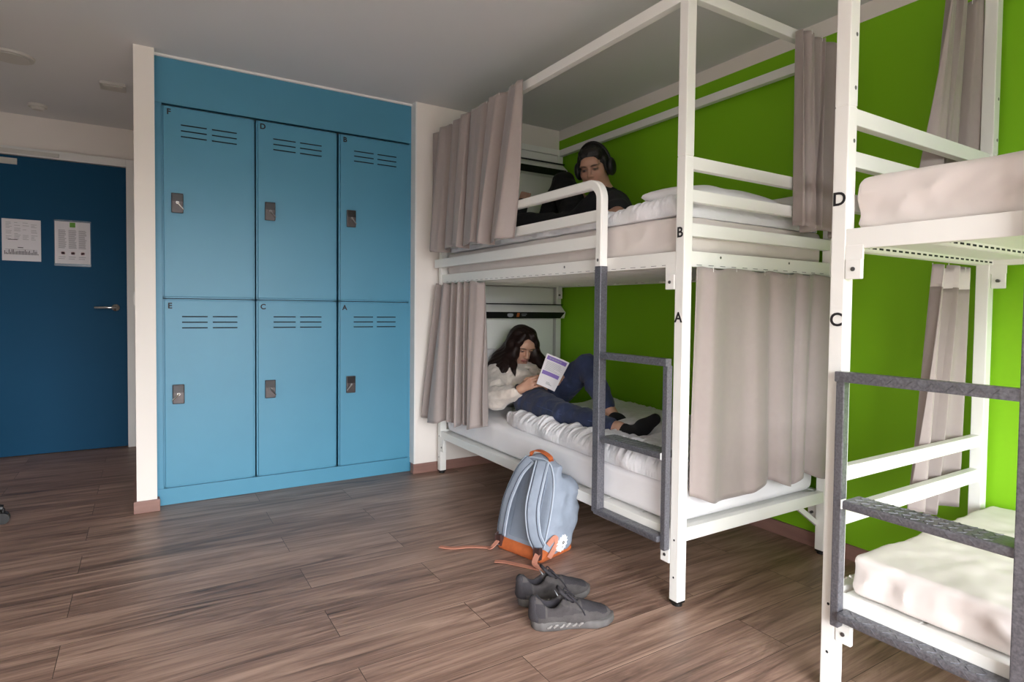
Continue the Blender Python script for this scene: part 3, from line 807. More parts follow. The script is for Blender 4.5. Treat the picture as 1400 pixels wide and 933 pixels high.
cushion('mattress', 'bare mattress in a beige cover on the upper bunk D at right', 'mattress', (1.668, -1.05, 1.302), (2.552, .922, 1.452), .022, M_sheet, .011, .0035, 15, 3, 'mattresses', fold=.0055)
zm = cushion('mattress', 'bare white mattress on the lower bunk C at bottom right', 'mattress', (1.672, -1.05, .2925), (2.552, .905, .404), .014, M_sheet, .010, .003, 22, 4, 'mattresses', fold=.0075)

b = BM(); obox(b, (1.667, .922, .336), (.8, .5, -.3), (0, 0, 1), (-.5, .8, 0), .010, .0035, .0012); sphere(b, (1.676, .914, .340), .005, 8)
obj('zip_pull', b, M_chrome, zm)

def duvet(name, label, xf, xr, y0, y1, zb, T, press=(), seed=0, front_drop=0.0, rib=.009, nx=150, ny=420, m=M_duvet, edge=.10):
    """a quilt lying on a mattress: puffy edge, gathered ribs, pressed in where someone lies"""
    s = np.linspace(0, 1, ny); t = np.linspace(0, 1, nx)
    S, Tt = np.meshgrid(s, t, indexing='ij')
    Yv = y0 + (y1 - y0) * S
    XF = np.interp(Yv, *xf); Xv = XF + (xr - XF) * Tt
    dx = (Xv - XF); dxr = (xr - Xv); de = np.minimum(np.minimum(dx, dxr * 2), np.minimum(Yv - y0, y1 - Yv)) / edge
    prof = np.sqrt(np.clip(1 - (1 - np.clip(de, 0, 1)) ** 2, 0, 1))
    z = T * (1 + .18 * wob(Xv, Yv, 0 * Xv, 5, seed) + .10 * wob(Xv, Yv, 0 * Xv, 11, seed + 1))
    ph = 40 * Yv + 3 * wob(Xv, Yv, 0 * Xv, 7, seed + 2)
    D1 = wob(Xv * .16 + .10 * Yv, Yv, 0 * Xv, 58, seed + 2); D2 = wob(Xv * .22 - .10 * Yv, Yv, 0 * Xv, 120, seed + 5)
    gs = np.sin(2 * np.pi * (Yv / .034 + 5 * dx + 1.5 * wob(Xv, Yv, 0 * Xv, 8, seed + 3))) * np.clip(.35 + .65 * wob(Xv, Yv, 0 * Xv, 9, seed + 6), 0, 1.2)
    ribs = rib * ((.55 - np.abs(D1)) * 1.7 + .75 * (.5 - np.abs(D2)) + .62 * gs) * (.40 + .60 * np.exp(-((dx - .08) / .14) ** 2))
    fine = .0028 * wob(Xv, Yv, 0 * Xv, 46, seed + 4)
    z = (z + ribs + fine) * prof
    for px, py, rr, zz in press:
        g = np.exp(-(((Xv - px) ** 2 + (Yv - py) ** 2) / rr ** 2) ** 2); z = z * (1 - g) + np.minimum(z, zz) * g
    z = np.maximum(z, .004)
    Xo = Xv - .022 * prof * np.exp(-(dx / .04) ** 2) + .008 * np.sin(ph * .5) * np.exp(-(dx / .05) ** 2)
    top = np.stack([Xo, Yv + .004 * np.sin(ph), zb + z], -1).reshape(-1, 3)
    bot = np.stack([Xv, Yv, np.full_like(Xv, zb + .0015)], -1).reshape(-1, 3)
    n = ny * nx; ids = np.arange(n).reshape(ny, nx)
    q1 = np.stack([ids[:-1, :-1], ids[:-1, 1:], ids[1:, 1:], ids[1:, :-1]], -1).reshape(-1, 4)[:, ::-1]
    q2 = q1[:, ::-1] + n
    ring = np.concatenate([ids[:, 0], ids[-1, 1:], ids[-2::-1, -1], ids[0, -2:0:-1]]); rn = np.roll(ring, -1)
    q3 = np.stack([ring, rn, rn + n, ring + n], -1)
    me = np_mesh(name, np.concatenate([top, bot]), np.concatenate([q1, q2, q3]))
    b = bmesh.new(); b.from_mesh(me); bmesh.ops.recalc_face_normals(b, faces=b.faces[:]); b.to_mesh(me); b.free(); me.shade_smooth()
    o = obj(name, me, m); tag(o, label, 'duvet', 'white duvets')
    return o
duvet('duvet', 'rumpled white duvet under the reading woman on the lower bunk', ([1.56, 1.7, 2.1, 2.5, 2.8, 2.95, 3.05], [1.66, 1.655, 1.668, 1.69, 1.715, 1.76, 1.84]), 2.55, 1.575, 3.05, .432, .088,
      press=((1.95, 2.92, .16, .018), (1.88, 2.66, .10, .03), (1.87, 2.45, .09, .035), (1.89, 2.27, .08, .04), (2.06, 2.93, .12, .02), (2.08, 2.40, .09, .03), (1.95, 2.06, .07, .05)), seed=2, rib=.0115)
duvet('duvet', 'rumpled white duvet spread under the man on the upper bunk', ([1.58, 3.5], [1.662, 1.662]), 2.54, 1.58, 3.50, 1.432, .070, press=((2.2, 2.85, .2, .03), (2.05, 3.2, .2, .04)), seed=6, rib=.0105, edge=.055)
# pillows
def pillow(label, c, hs, M, seed, m=M_bed):
    c = np.array(c); f = Field(c - .36, c + .36, .012)
    M = np.array(M, float)
    X, Y, Z = np.meshgrid(*f.a, indexing='ij')
    P = [(X - c[0]) * M[0, i] + (Y - c[1]) * M[1, i] + (Z - c[2]) * M[2, i] for i in range(3)]
    a = np.clip(np.abs(P[0] / hs[0]), 0, 1.3); b_ = np.clip(np.abs(P[1] / hs[1]), 0, 1.3)
    th = hs[2] * np.sqrt(np.clip((1 - a ** 3) * (1 - b_ ** 3), 0, 1)) + .006
    d = np.maximum(np.abs(P[2]) - th, np.maximum(np.abs(P[0]) - hs[0], np.abs(P[1]) - hs[1]))
    f.F = (d + .005 * wob(X, Y, Z, 22, seed) * .7).astype(np.float32)
    o, _ = sdf_obj('pillow', f, m, smooth_it=2)
    return tag(o, label, 'pillow', 'white pillows')
def axes(x, z):
    x = Vector(x).normalized(); z = Vector(z); z = (z - x * z.dot(x)).normalized(); y = z.cross(x)
    return [[x[i], y[i], z[i]] for i in range(3)]
pillow('white pillow propped behind the back of the reading woman', (2.02, 3.450, .63), (.33, .20, .062), axes((1, 0, 0), (0, -.88, .47)), 1)
pillow('white pillow lying at the foot end of the upper bunk behind post B', (2.07, 1.74, 1.535), (.31, .15, .055), axes((1, .05, 0), (0, -.12, 1)), 4)

# ------------------------------------------------------------------ people
def headframe(face, up_hint=(0, 0, 1), roll=0):
    f = Vector(face).normalized(); x = f.cross(Vector(up_hint)).normalized(); u = x.cross(f)
    M = Matrix(((x.x, f.x, u.x), (x.y, f.y, u.y), (x.z, f.z, u.z)))
    if roll: M = Matrix.Rotation(R(roll), 3, f) @ M
    return M
def put_head(F, c, M, s=1.0, male=False):
    A = np.array([[M[i][j] for j in range(3)] for i in range(3)])
    P = lambda x, y, z: tuple(np.array(c) + A @ np.array([x, y, z]) * s)
    E = lambda p, r, k=.012, mode='add': F.ell(P(*p), np.array(r) * s, A, k * s, mode)
    E((0, -.014, .036), (.072, .092, .082), 0.0)
    jw = 1.08 if male else 1.0
    E((0, .030, -.030), (.056 * jw, .056, .082), .03)
    E((0, .060, -.092), (.025 * jw, .022, .019), .028)
    for sg in (-1, 1):
        E((sg * .040, .052, -.022), (.026, .026, .028), .02)
        E((sg * .047 * jw, .012, -.066), (.018, .034, .026), .025)
        E((sg * .030, .083, .027), (.024, .012, .008), .012)
        E((sg * .0315, .094, .008), (.0165, .013, .0115), .008, 'sub')
        E((sg * .0315, .0745, .006), (.0145, .0145, .0125), .003)
        F.ell(P(sg * .075, -.006, -.004), np.array((.010, .018, .030)) * s, A, .006 * s)
    E((0, .072, .045), (.048, .026, .030), .02)
    F.cap(P(0, .086, .014), P(0, .107, -.026), .0075 * s, .0105 * s, .010 * s)
    for sg in (-1, 1): E((sg * .0115, .096, -.030), (.0085, .010, .0075), .006)
    F.chain([P(-.023, .079, -.058), P(-.008, .0895, -.0535), P(.008, .0895, -.0535), P(.023, .079, -.058)], [.0035 * s, .0062 * s, .0062 * s, .0035 * s], .005 * s)
    F.chain([P(-.020, .079, -.062), P(0, .0885, -.066), P(.020, .079, -.062)], [.004 * s, .0078 * s, .004 * s], .004 * s)
    E((0, .0845, -.080), (.018, .008, .006), .008, 'sub')
    return P, A
def tone_head(V, c, A, s, skin, lip, brow, ears=True):
    """own colours of the face: lips, brows, lids, irises; painted as albedo only"""
    L = (V - np.array(c)) @ A / s
    x, y, z = L[:, 0], L[:, 1], L[:, 2]
    col = np.tile(np.array(skin), (len(V), 1)); front = (y > .045)
    def blend(mask, c2): col[:] = col * (1 - mask[:, None]) + np.array(c2) * mask[:, None]
    sm = lambda d, w: np.clip(.5 - d / w, 0, 1)
    ch = np.exp(-(((np.abs(x) - .040) / .022) ** 2 + ((z + .026) / .020) ** 2)) * front
    blend(ch * .28, np.array(skin) * [1.04, .80, .76])
    nz = np.exp(-((x / .014) ** 2 + ((z + .028) / .016) ** 2)) * (y > .085)
    blend(nz * .22, np.array(skin) * [1.03, .80, .76])
    lp = sm(np.sqrt((x / .0235) ** 2 + ((z + .0600) / .0120) ** 2) - 1, .35) * (y > .07); blend(lp * .9, lip)
    ml = sm(np.abs(z + .0595 + .25 * np.abs(x) * .1) / .0016 - 1, 1.2) * (np.abs(x) < .021) * (y > .07); blend(ml * .7, np.array(lip) * .4)
    for sg in (-1, 1):
        xx = sg * x - .0315
        br = sm(np.sqrt((xx / .021) ** 2 + ((z - .0265 - .10 * xx + 6 * xx ** 2) / .0045) ** 2) - 1, .6) * (y > .05); blend(br * .9, brow)
        ey = sm(np.sqrt((xx / .0150) ** 2 + ((z - .0035) / .0050) ** 2) - 1, .4) * (y > .06); blend(ey * .85, [.22, .17, .15])
        ir = sm(np.sqrt((xx / .0065) ** 2 + ((z - .0030) / .0048) ** 2) - 1, .5) * (y > .06); blend(ir * .95, [.018, .010, .008])
        ls = sm(np.sqrt((xx / .0168) ** 2 + ((z - .0085 + 8 * xx ** 2) / .0024) ** 2) - 1, .7) * (y > .055); blend(ls * .95, [.02, .012, .012])
        lo = sm(np.sqrt((xx / .0150) ** 2 + ((z + .0020 - 5 * xx ** 2) / .0016) ** 2) - 1, .8) * (y > .055); blend(lo * .5, [.06, .04, .035])
    return col
def set_tone(o, col):
    a = o.data.color_attributes.new('tone', 'FLOAT_COLOR', 'POINT')
    a.data.foreach_set('color', np.concatenate([col, np.ones((len(col), 1))], 1).astype(np.float32).ravel())
def put_hand(F, wrist, fdir, back, thumb, curls=(25, 30, 20), spread=.06, s=1.0, tcurl=0.5):
    """palm, four unequal bent fingers and a thumb leaving the side of the palm"""
    f = Vector(fdir).normalized(); n = Vector(back); n = (n - f * n.dot(f)).normalized(); t = n.cross(f).normalized()
    if t.dot(Vector(thumb)) < 0: t = -t
    w = Vector(wrist); q = lambda a, b, c: w + (f * a + t * b + n * c) * s
    F.chain([q(-.02, 0, 0), q(.012, 0, 0)], [.024 * s, .024 * s], .01)
    for b, a1 in ((.027, .086), (.009, .090), (-.009, .085), (-.026, .078)):
        F.cap(q(.012, b * .55, 0), q(a1, b, 0), .0125 * s, .0098 * s, .010 * s)
    L = ((.027, .088, (.042, .026, .020), .0084), (.009, .092, (.046, .030, .021), .0086), (-.009, .087, (.043, .028, .020), .0082), (-.026, .080, (.034, .021, .018), .0074))
    for i, (b, a, ls, rr) in enumerate(L):
        p = q(a, b, 0); ang = 0; d0 = (f + t * (b * spread / .027)).normalized(); pts = [p]
        for l, c in zip(ls, curls):
            ang += R(c + 3 * i); d = d0 * math.cos(ang) - n * math.sin(ang); p = p + d * (l * s); pts.append(p)
        F.chain(pts, [rr * s, rr * .95 * s, rr * .88 * s, rr * .74 * s], .004 * s)
    p0 = q(.022, .022, -.006); p1 = q(.052, .046, -.014 - .010 * tcurl); p2 = q(.080, .050 - .012 * tcurl, -.022 - .014 * tcurl); p3 = q(.102, .046 - .020 * tcurl, -.028 - .018 * tcurl)
    F.chain([p0, p1, p2, p3], [.0135 * s, .0105 * s, .0095 * s, .0078 * s], .008 * s)
    return pts

# ---- the woman on the lower bunk
WH = (2.055, 3.265, .842)                       # head centre
WM = headframe((-.10, -.93, -.40), roll=-4)
RS, RE, RW = (1.875, 3.265, .662), (1.765, 3.075, .545), (1.825, 2.905, .622)
LS, LE, LW = (2.205, 3.225, .672), (2.225, 3.02, .60), (2.07, 2.83, .655)
PEL = (1.975, 2.935, .545); RH = (1.905, 2.915, .540); LH = (2.06, 2.945, .550)
RK, RA = (1.858, 2.525, .528), (1.906, 2.150, .515)
LK_, LA = (2.12, 2.675, .762), (2.075, 2.385, .515)
CH = (2.035, 3.215, .600); NK = (2.062, 3.300, .705)
RF = (1.955, 1.965, .590); RHEEL = (1.930, 2.085, .497)
LF = (2.02, 2.19, .487)
wr = root('person', (1.98, 2.93, .45), 'woman in cream fleece and jeans reading a book on the lower bunk', 'person')
F = Field((1.68, 1.90, .40), (2.34, 3.42, 1.02), .011,
          [((1.78, 1.96, .0040), (1.96, 2.16, .0030)), ((2.66, 2.94, .0042), (3.12, 3.38, .0030)), ((.56, .74, .0040), (.73, .97, .0030))])
P, A = put_head(F, WH, WM, 1.0)
F.cap(P(0, -.025, -.05), NK, .046, .050, .02); F.cap(NK, CH, .052, .075, .03)
F.ell(CH, (.120, .070, .075), None, .04); F.ell(PEL, (.14, .11, .10), None, .05); F.cap(CH, PEL, .085, .09, .05)
for a, b, c in ((RS, RE, RW), (LS, LE, LW)):
    F.cap(CH, a, .06, .045, .03); F.cap(a, b, .046, .038, .02); F.cap(b, c, .037, .025, .015)
for h, k_, a in ((RH, RK, RA), (LH, LK_, LA)):
    F.cap(h, k_, .072, .050, .03); F.cap(k_, a, .048, .034, .02)
F.cap(RA, RHEEL, .034, .030, .02); F.cap(RHEEL, RF, .032, .022, .02); F.cap(LA, LF, .033, .022, .02)
put_hand(F, RW, (.075, -.142, .088), (-.62, -.62, .42), (-.1, -.3, 1), (20, 26, 18), s=.96)
put_hand(F, LW, (-.12, -.12, .04), (.4, -.6, -.6), (-.2, .2, 1), (18, 22, 14), s=.95)
wb, V = sdf_obj('body', F, M_skinw, None, 1)
keep(wb, wr)
SK_W = [.56, .325, .23]
set_tone(wb, tone_head(V, WH, A, 1.0, SK_W, [.40, .14, .13], [.045, .025, .02]))
# hair: cap, parting, long falls on both sides
F = Field((1.72, 2.98, .60), (2.36, 3.46, 1.03), .0055)
F.ell(P(0, -.020, .040), (.086, .103, .094), A, 0)
F.ell(P(0, -.05, -.03), (.082, .080, .10), A, .03)
F.ell(P(0, .118, -.026), (.052, .080, .106), A, .010, 'sub')
F.ell(P(.012, .115, .050), (.040, .060, .052), A, .010, 'sub')
def fall(pts, rs, k=.02): F.chain(pts, rs, k)
for sg in (-1, 1):
    fall([P(sg * .030, .062, .105), P(sg * .062, .064, .055), P(sg * .073, .060, .0), P(sg * .078, .046, -.06), P(sg * .084, .030, -.12)], [.016, .015, .014, .014, .013], .03)
    fall([P(sg * .05, .0, .09), P(sg * .082, .01, .02), P(sg * .086, .005, -.06), P(sg * .088, .0, -.12)], [.03, .030, .032, .032], .03)
# camera side: a sheet of hair down over the shoulder to the elbow side
for a, b, c, d_ in (((1.985, 3.25, .80), (1.935, 3.25, .755), (1.895, 3.215, .715), (1.862, 3.18, .690)),
                    ((1.985, 3.30, .80), (1.935, 3.30, .75), (1.885, 3.275, .715), (1.835, 3.245, .700)),
                    ((1.99, 3.33, .82), (1.93, 3.335, .765), (1.875, 3.32, .718), (1.828, 3.305, .690))):
    fall([a, b, c, d_], [.040, .036, .026, .007], .04)
fall([(1.97, 3.215, .79), (1.945, 3.175, .735), (1.930, 3.145, .700), (1.925, 3.125, .668)], [.022, .016, .010, .003], .03)
# far side: hangs over the collar
for a, b, c, d_ in (((2.115, 3.20, .79), (2.135, 3.175, .745), (2.155, 3.14, .712), (2.165, 3.11, .690)), ((2.125, 3.24, .79), (2.155, 3.21, .74), (2.185, 3.17, .712), (2.20, 3.13, .690))):
    fall([a, b, c, d_], [.034, .036, .030, .012], .04)
X, Y_, Z_ = np.meshgrid(*F.a, indexing='ij'); F.F += (.0014 * np.sin(260 * (X * .75 + Y_ * .66) + 4 * wob(X, Y_, Z_, 7, 3))).astype(np.float32)
keep(sdf_obj('hair', F, M_hairw)[0], wr)
# fleece jacket
F = Field((1.66, 2.80, .44), (2.34, 3.46, .82), .0075)
F.ell((2.035, 3.215, .605), (.150, .100, .098), None, 0); F.cap((2.03, 3.17, .585), (1.985, 2.98, .540), .100, .115, .06); F.ell((1.985, 2.965, .535), (.145, .105, .088), None, .04)
for a, b, c in ((RS, RE, RW), (LS, LE, LW)):
    a_, b_, c_ = map(np.array, (a, b, c)); e = b_ + (c_ - b_) * .80
    F.cap((2.035, 3.21, .625), a, .085, .060, .05); F.cap(a, b, .064, .058, .03); F.cap(b, e, .058, .045, .03); F.cap(e - (c_ - b_) * .06, e, .045, .043, .006)
for k in range(20):       # stand collar, open at the front
    a0, a1 = 2 * math.pi * k / 20, 2 * math.pi * (k + 1) / 20
    w = lambda a: (2.035 + .074 * math.cos(a), 3.215 + .078 * math.sin(a), .690 + .040 * math.sin(a))
    w2 = lambda a: (2.035 + .100 * math.cos(a), 3.200 + .104 * math.sin(a), .712 + .040 * math.sin(a))
    if math.sin((a0 + a1) / 2) < -.93: continue
    F.cap(w(a0), w(a1), .018, None, .018); F.cap(w2(a0), w2(a1), .015, None, .010)
F.cap((1.962, 3.235, .722), (1.988, 3.130, .688), .022, .017, .005); F.cap((2.108, 3.22, .722), (2.078, 3.118, .688), .022, .017, .005)
F.cap(NK, P(0, -.02, -.03), .055, .052, .01, 'sub')
F.cap((2.035, 3.17, .700), (2.03, 3.06, .70), .020, .026, .008, 'sub')
F.noise(.004, 38, 1); F.fold(.0085, 24, 3); F.fold(.0035, 55, 7)
F.cap(np.array(RE) + (np.array(RW) - np.array(RE)) * .82, np.array(RW) + (np.array(RW) - np.array(RE)) * .3, .031, .030, .004, 'sub')
jk = keep(sdf_obj('jacket', F, M_fleece)[0], wr)
b = BM(); tube(b, [(2.028, 3.105, .672), (2.024, 3.085, .655), (2.012, 3.05, .635)], .0040, 6); keep(obj('zip', b, M_stitch), wr)
# jeans
F = Field((1.76, 2.09, .40), (2.26, 3.10, .86), .007)
F.ell(PEL, (.150, .115, .090), None, 0)
for h, k_, a, sg in ((RH, RK, RA, 1), (LH, LK_, LA, -1)):
    h, k_, a = map(np.array, (h, k_, a)); e = a + (k_ - a) * (.13 if sg > 0 else .20)
    F.cap(h, h + (k_ - h) * .5, .092, .078, .04); F.cap(h + (k_ - h) * .5, k_, .078, .064, .02); F.cap(k_, k_ + (a - k_) * .4, .064, .058, .02); F.cap(k_ + (a - k_) * .4, e, .058, .041, .015)
F.noise(.003, 38, 2); F.fold(.0050, 34, 4); F.fold(.0022, 80, 8)
je = keep(sdf_obj('jeans', F, M_denim)[0], wr)
# seams along the outer legs, and socks
b = BM()
def along(p, q, off, n=8): return [tuple(np.array(p) + (np.array(q) - np.array(p)) * i / n + np.array(off)) for i in range(n + 1)]
tube(b, along((1.815, 2.86, .562), (1.795, 2.56, .553), (0, 0, 0)) + along((1.797, 2.52, .545), (1.860, 2.22, .535), (0, 0, 0)), .0024, 5); sm_ = obj('seam', b, M_seam); keep(sm_, wr)
F = Field((1.86, 1.90, .40), (2.16, 2.42, .66), .005)
a_ = np.array(RA); F.cap(a_ + (np.array(RHEEL) - a_) * .45, RHEEL, .040, .036, 0); F.cap(RHEEL, (np.array(RHEEL) + RF) / 2, .037, .036, .02); F.cap((np.array(RHEEL) + RF) / 2, RF, .035, .025, .02); F.noise(.0015, 60, 1)
keep(sdf_obj('sock', F, M_sock)[0], wr)
F = Field((1.92, 2.10, .42), (2.16, 2.50, .64), .005)
a_ = np.array(LA); F.cap(a_ + (np.array(LF) - a_) * .12, a_ + (np.array(LF) - a_) * .25, .041, .041, 0); F.cap(a_ + (np.array(LF) - a_) * .25, LF, .041, .026, .015); F.noise(.0015, 60, 2)
keep(sdf_obj('sock', F, M_sock)[0], wr)
# bracelet
b = BM(); rw = Vector(RW); dv = (Vector(RW) - Vector(RE)).normalized(); a, c = frame_of(dv); cc = rw + dv * -.012
for k in range(16):
    p = cc + (a * math.cos(2 * math.pi * k / 16) + c * math.sin(2 * math.pi * k / 16)) * .0295; sphere(b, p, .0056, 8)
o = obj('bracelet', b, M_black, None, True); tag(o, 'black beaded bracelet around the wrist of the reading woman', 'bracelet')
# book
BTL, BTR, BBR, BBL = map(Vector, ((1.890, 2.735, .838), (2.004, 2.688, .786), (1.904, 2.688, .632), (1.822, 2.735, .672)))
bk = root('book', tuple((BBL + BBR) / 2), 'open white paperback with purple bands held by the reading woman', 'book')
def book_leaf(bm, fr, fr2, a, b_, th0, th1, bow, n=14, u0=0., u1=1., v0=0., v1=1.):
    """curved slab over the quad fr: u from a(left) to right, v from bottom to top"""
    TL, TR, BR, BL = fr; nn = (TR - TL).cross(BL - TL).normalized()
    if nn.dot(Vector((-.53, -.845, .1))) < 0: nn = -nn
    g = []
    for i in range(n + 1):
        u = u0 + (u1 - u0) * i / n; row = []
        for v in (v0, v1):
            p = (BL * (1 - u) + BR * u) * (1 - v) + (TL * (1 - u) + TR * u) * v
            p = p + nn * (bow * math.sin(math.pi * u))
            row.append((p + nn * th1, p + nn * th0))
        g.append([bm.verts.new(row[0][0]), bm.verts.new(row[1][0]), bm.verts.new(row[1][1]), bm.verts.new(row[0][1])])
    for A_, B_ in zip(g, g[1:]):
        for j in range(4): bm.faces.new((A_[j], A_[(j + 1) % 4], B_[(j + 1) % 4], B_[j]))
    bm.faces.new(g[0][::-1]); bm.faces.new(g[-1])
fr = (BTL, BTR, BBR, BBL)
b = BM(); book_leaf(b, fr, None, 0, 1, 0, .0014, .010); keep(obj('cover', b, M_paper, None), bk)
b = BM(); book_leaf(b, fr, None, 0, 1, -.009, -.0002, .010, u0=.02, v0=.01, v1=.99); keep(obj('pages', b, M_pages), bk)
wv = Vector((.25, .75, .02)).normalized() * .135
fr2 = (BTR + wv, BTR, BBR, BBR + wv)
b = BM(); book_leaf(b, fr2, None, 0, 1, -.006, .0014, .006); keep(obj('far_half', b, M_paper), bk)
b = BM(); book_leaf(b, fr, None, 0, 1, .0015, .0021, .010, u0=.06, u1=.96, v0=.83, v1=.95); book_leaf(b, fr, None, 0, 1, .0015, .0021, .010, u0=.06, u1=.92, v0=.36, v1=.48); keep(obj('purple_bands', b, M_purple), bk)
b = BM(); q = random.Random(5)
for k in range(9):
    v = .78 - k * .032; book_leaf(b, fr, None, 0, 1, .0015, .0020, .010, n=6, u0=.10, u1=.55 + q.uniform(0, .35), v0=v - .008, v1=v)
for k in range(5):
    u = .16 + .12 * k; book_leaf(b, fr, None, 0, 1, .0022, .0026, .010, n=3, u0=u, u1=u + .085, v0=.875, v1=.905)
for k in range(3): book_leaf(b, fr, None, 0, 1, .0015, .0020, .010, n=3, u0=.42, u1=.75 - .08 * k, v0=.10 + .03 * k, v1=.115 + .03 * k)
keep(obj('cover_print', b, M_grl), bk)

# ---- the man on the upper bunk
MH = (2.205, 2.735, 1.895)
MM = headframe((-.80, -.52, -.36), roll=4)
mr = root('person', (2.2, 2.85, 1.47), 'man in black shirt wearing headphones lounging on the upper bunk', 'person')
mNK = (2.262, 2.715, 1.735); mCH = (2.245, 2.68, 1.62); mPEL = (2.20, 2.84, 1.545)
mLS, mLE, mLW = (2.165, 2.50, 1.640), (2.02, 2.315, 1.548), (1.93, 2.53, 1.535)
mRS, mRE, mRW = (2.34, 2.86, 1.640), (2.44, 3.00, 1.68), (2.345, 3.07, 1.815)
mRK, mRA = (2.290, 3.150, 1.885), (2.23, 3.38, 1.535)
mLK, mLA = (1.985, 3.14, 1.60), (2.06, 3.40, 1.60)
mLT = (2.105, 3.325, 1.800)
F = Field((1.86, 2.22, 1.47), (2.50, 3.52, 2.04), .010, [((2.10, 2.32, .0034), (1.9, 2.05, .006)), ((2.62, 2.84, .0034), (2.95, 3.1, .005), (3.28, 3.4, .005)), ((1.77, 2.03, .0034),)])
P2, A2 = put_head(F, MH, MM, 1.04, True)
F.cap(P2(0, -.03, -.05), mNK, .056, .060, .02); F.cap(mNK, mCH, .065, .11, .04); F.ell(mCH, (.12, .16, .12), None, .05); F.cap(mCH, mPEL, .11, .11, .05)
for a, b_, c in ((mLS, mLE, mLW), (mRS, mRE, mRW)):
    F.cap(mCH, a, .09, .058, .04); F.cap(a, b_, .054, .045, .02); F.cap(b_, c, .043, .029, .015)
F.cap(mPEL, mRK, .08, .055, .03); F.cap(mRK, mRA, .052, .036, .02); F.cap(mPEL, mLK, .08, .055, .03); F.cap(mLK, mLA, .052, .036, .02); F.cap(mRA, (2.16, 3.48, 1.50), .034, .022, .02)
F.cap(mLA, mLT, .038, .028, .02)
for i in range(5):
    f = i / 4; t0 = np.array(mLT) + np.array((.026, -.010, .0)) * (f * 2 - 1); F.cap(t0, t0 + np.array((.004, -.010, .036 - .006 * f)), .0095 - .002 * f, .0085 - .002 * f, .006)
put_hand(F, mRW, (-.15, .30, .9), (.5, -.8, .2), (-1, 0, .2), (30, 35, 25), s=.95)
put_hand(F, mLW, (-.1, 1, 0), (0, 0, 1), (1, 0, 0), (15, 20, 15), s=1.05)
mb, V = sdf_obj('body', F, M_skinw, None, 1)
keep(mb, mr)
SK_M = [.50, .285, .205]
set_tone(mb, tone_head(V, MH, A2, 1.04, SK_M, [.36, .16, .14], [.02, .012, .01]))
F = Field((2.07, 2.58, 1.80), (2.36, 2.88, 2.06), .0050)
S = 1.04
F.ell(P2(0, -.022, .046), np.array((.080, .098, .090)) * S, A2, 0)
F.cap(P2(-.040, .052, .094), P2(.042, .052, .094), .015, .015, .04); F.cap(P2(-.048, .062, .070), P2(.032, .066, .076), .010, .009, .03)
F.ell(P2(0, -.06, -.02), np.array((.062, .05, .075)) * S, A2, .02)
for sg in (-1, 1): F.cap(P2(sg * .072, .028, .05), P2(sg * .074, .026, -.012), .012, .008, .015)
F.ell(P2(0, .118, -.018), np.array((.068, .075, .082)) * S, A2, .006, 'sub')
F.ell(P2(0, .05, -.11), np.array((.12, .10, .07)) * S, A2, .006, 'sub')
F.noise(.0028, 85, 2); F.fold(.002, 110, 3)
keep(sdf_obj('hair', F, M_hairm)[0], mr)
# t-shirt and trousers
F = Field((1.96, 2.26, 1.46), (2.54, 3.02, 1.80), .0085)
F.ell(mCH, (.140, .185, .14), None, 0); F.cap(mCH, mPEL, .135, .13, .05); F.cap(mNK, mCH, .075, .12, .04)
for a, b_ in ((mLS, mLE), (mRS, mRE)):
    a, b_ = np.array(a), np.array(b_); F.cap(mCH, a, .11, .078, .05); F.cap(a, a + (b_ - a) * .62, .076, .068, .03)
F.cap(mNK, P2(0, -.02, -.02), .064, .062, .008, 'sub')
F.noise(.004, 30, 6); F.fold(.004, 26, 2)
keep(sdf_obj('shirt', F, M_tee)[0], mr)
F = Field((1.86, 2.66, 1.44), (2.46, 3.54, 1.98), .0085)
F.ell(mPEL, (.15, .14, .09), None, 0)
for k_, a in ((mRK, mRA), (mLK, mLA)):
    k_, a = np.array(k_), np.array(a); F.cap(mPEL, k_, .10, .074, .03); F.cap(k_, a, .072, .056, .02)
F.cap(mLA, np.array(mLA) + (np.array(mLT) - np.array(mLA)) * .80, .056, .044, .02)
F.noise(.004, 32, 7); F.fold(.004, 28, 3)
keep(sdf_obj('trousers', F, M_trous)[0], mr)
# headphones worn over the hair
hp = root('headphones', tuple(P2(0, -.01, .15)), 'black over-ear headphones worn by the man on the upper bunk', 'headphones')
b = BM(); pts = []
for k in range(25):
    a = R(-8 + 196 * k / 24); pts.append(P2(.094 * math.cos(a), -.012, .012 + .128 * math.sin(a)))
ribbon(b, pts, [tuple(np.array(p) - np.array(P2(0, -.012, .03))) for p in pts], .024, .012, True); keep(obj('headband', b, M_black, None, True), hp)
for sg in (-1, 1):
    f = Field(np.array(P2(sg * .088, -.012, -.004)) - .08, np.array(P2(sg * .088, -.012, -.004)) + .08, .005)
    f.ell(P2(sg * .094, -.010, -.004), (.026, .044, .052), A2, 0)
    keep(sdf_obj('ear_cup', f, M_black)[0], hp)
    f = Field(np.array(P2(sg * .080, -.012, -.004)) - .08, np.array(P2(sg * .080, -.012, -.004)) + .08, .005)
    f.ell(P2(sg * .080, -.010, -.004), (.014, .040, .047), A2, 0)
    keep(sdf_obj('ear_pad', f, M_shoein)[0], hp)
b = BM(); tube(b, [(1.70, 3.03, 1.448), (1.70, 3.025, 1.468), (1.702, 3.03, 1.490)], .006, 8)
o = obj('hair_clip', b, M_yellow); tag(o, 'small yellow clip on the upper duvet beside the curtain edge', 'clip')

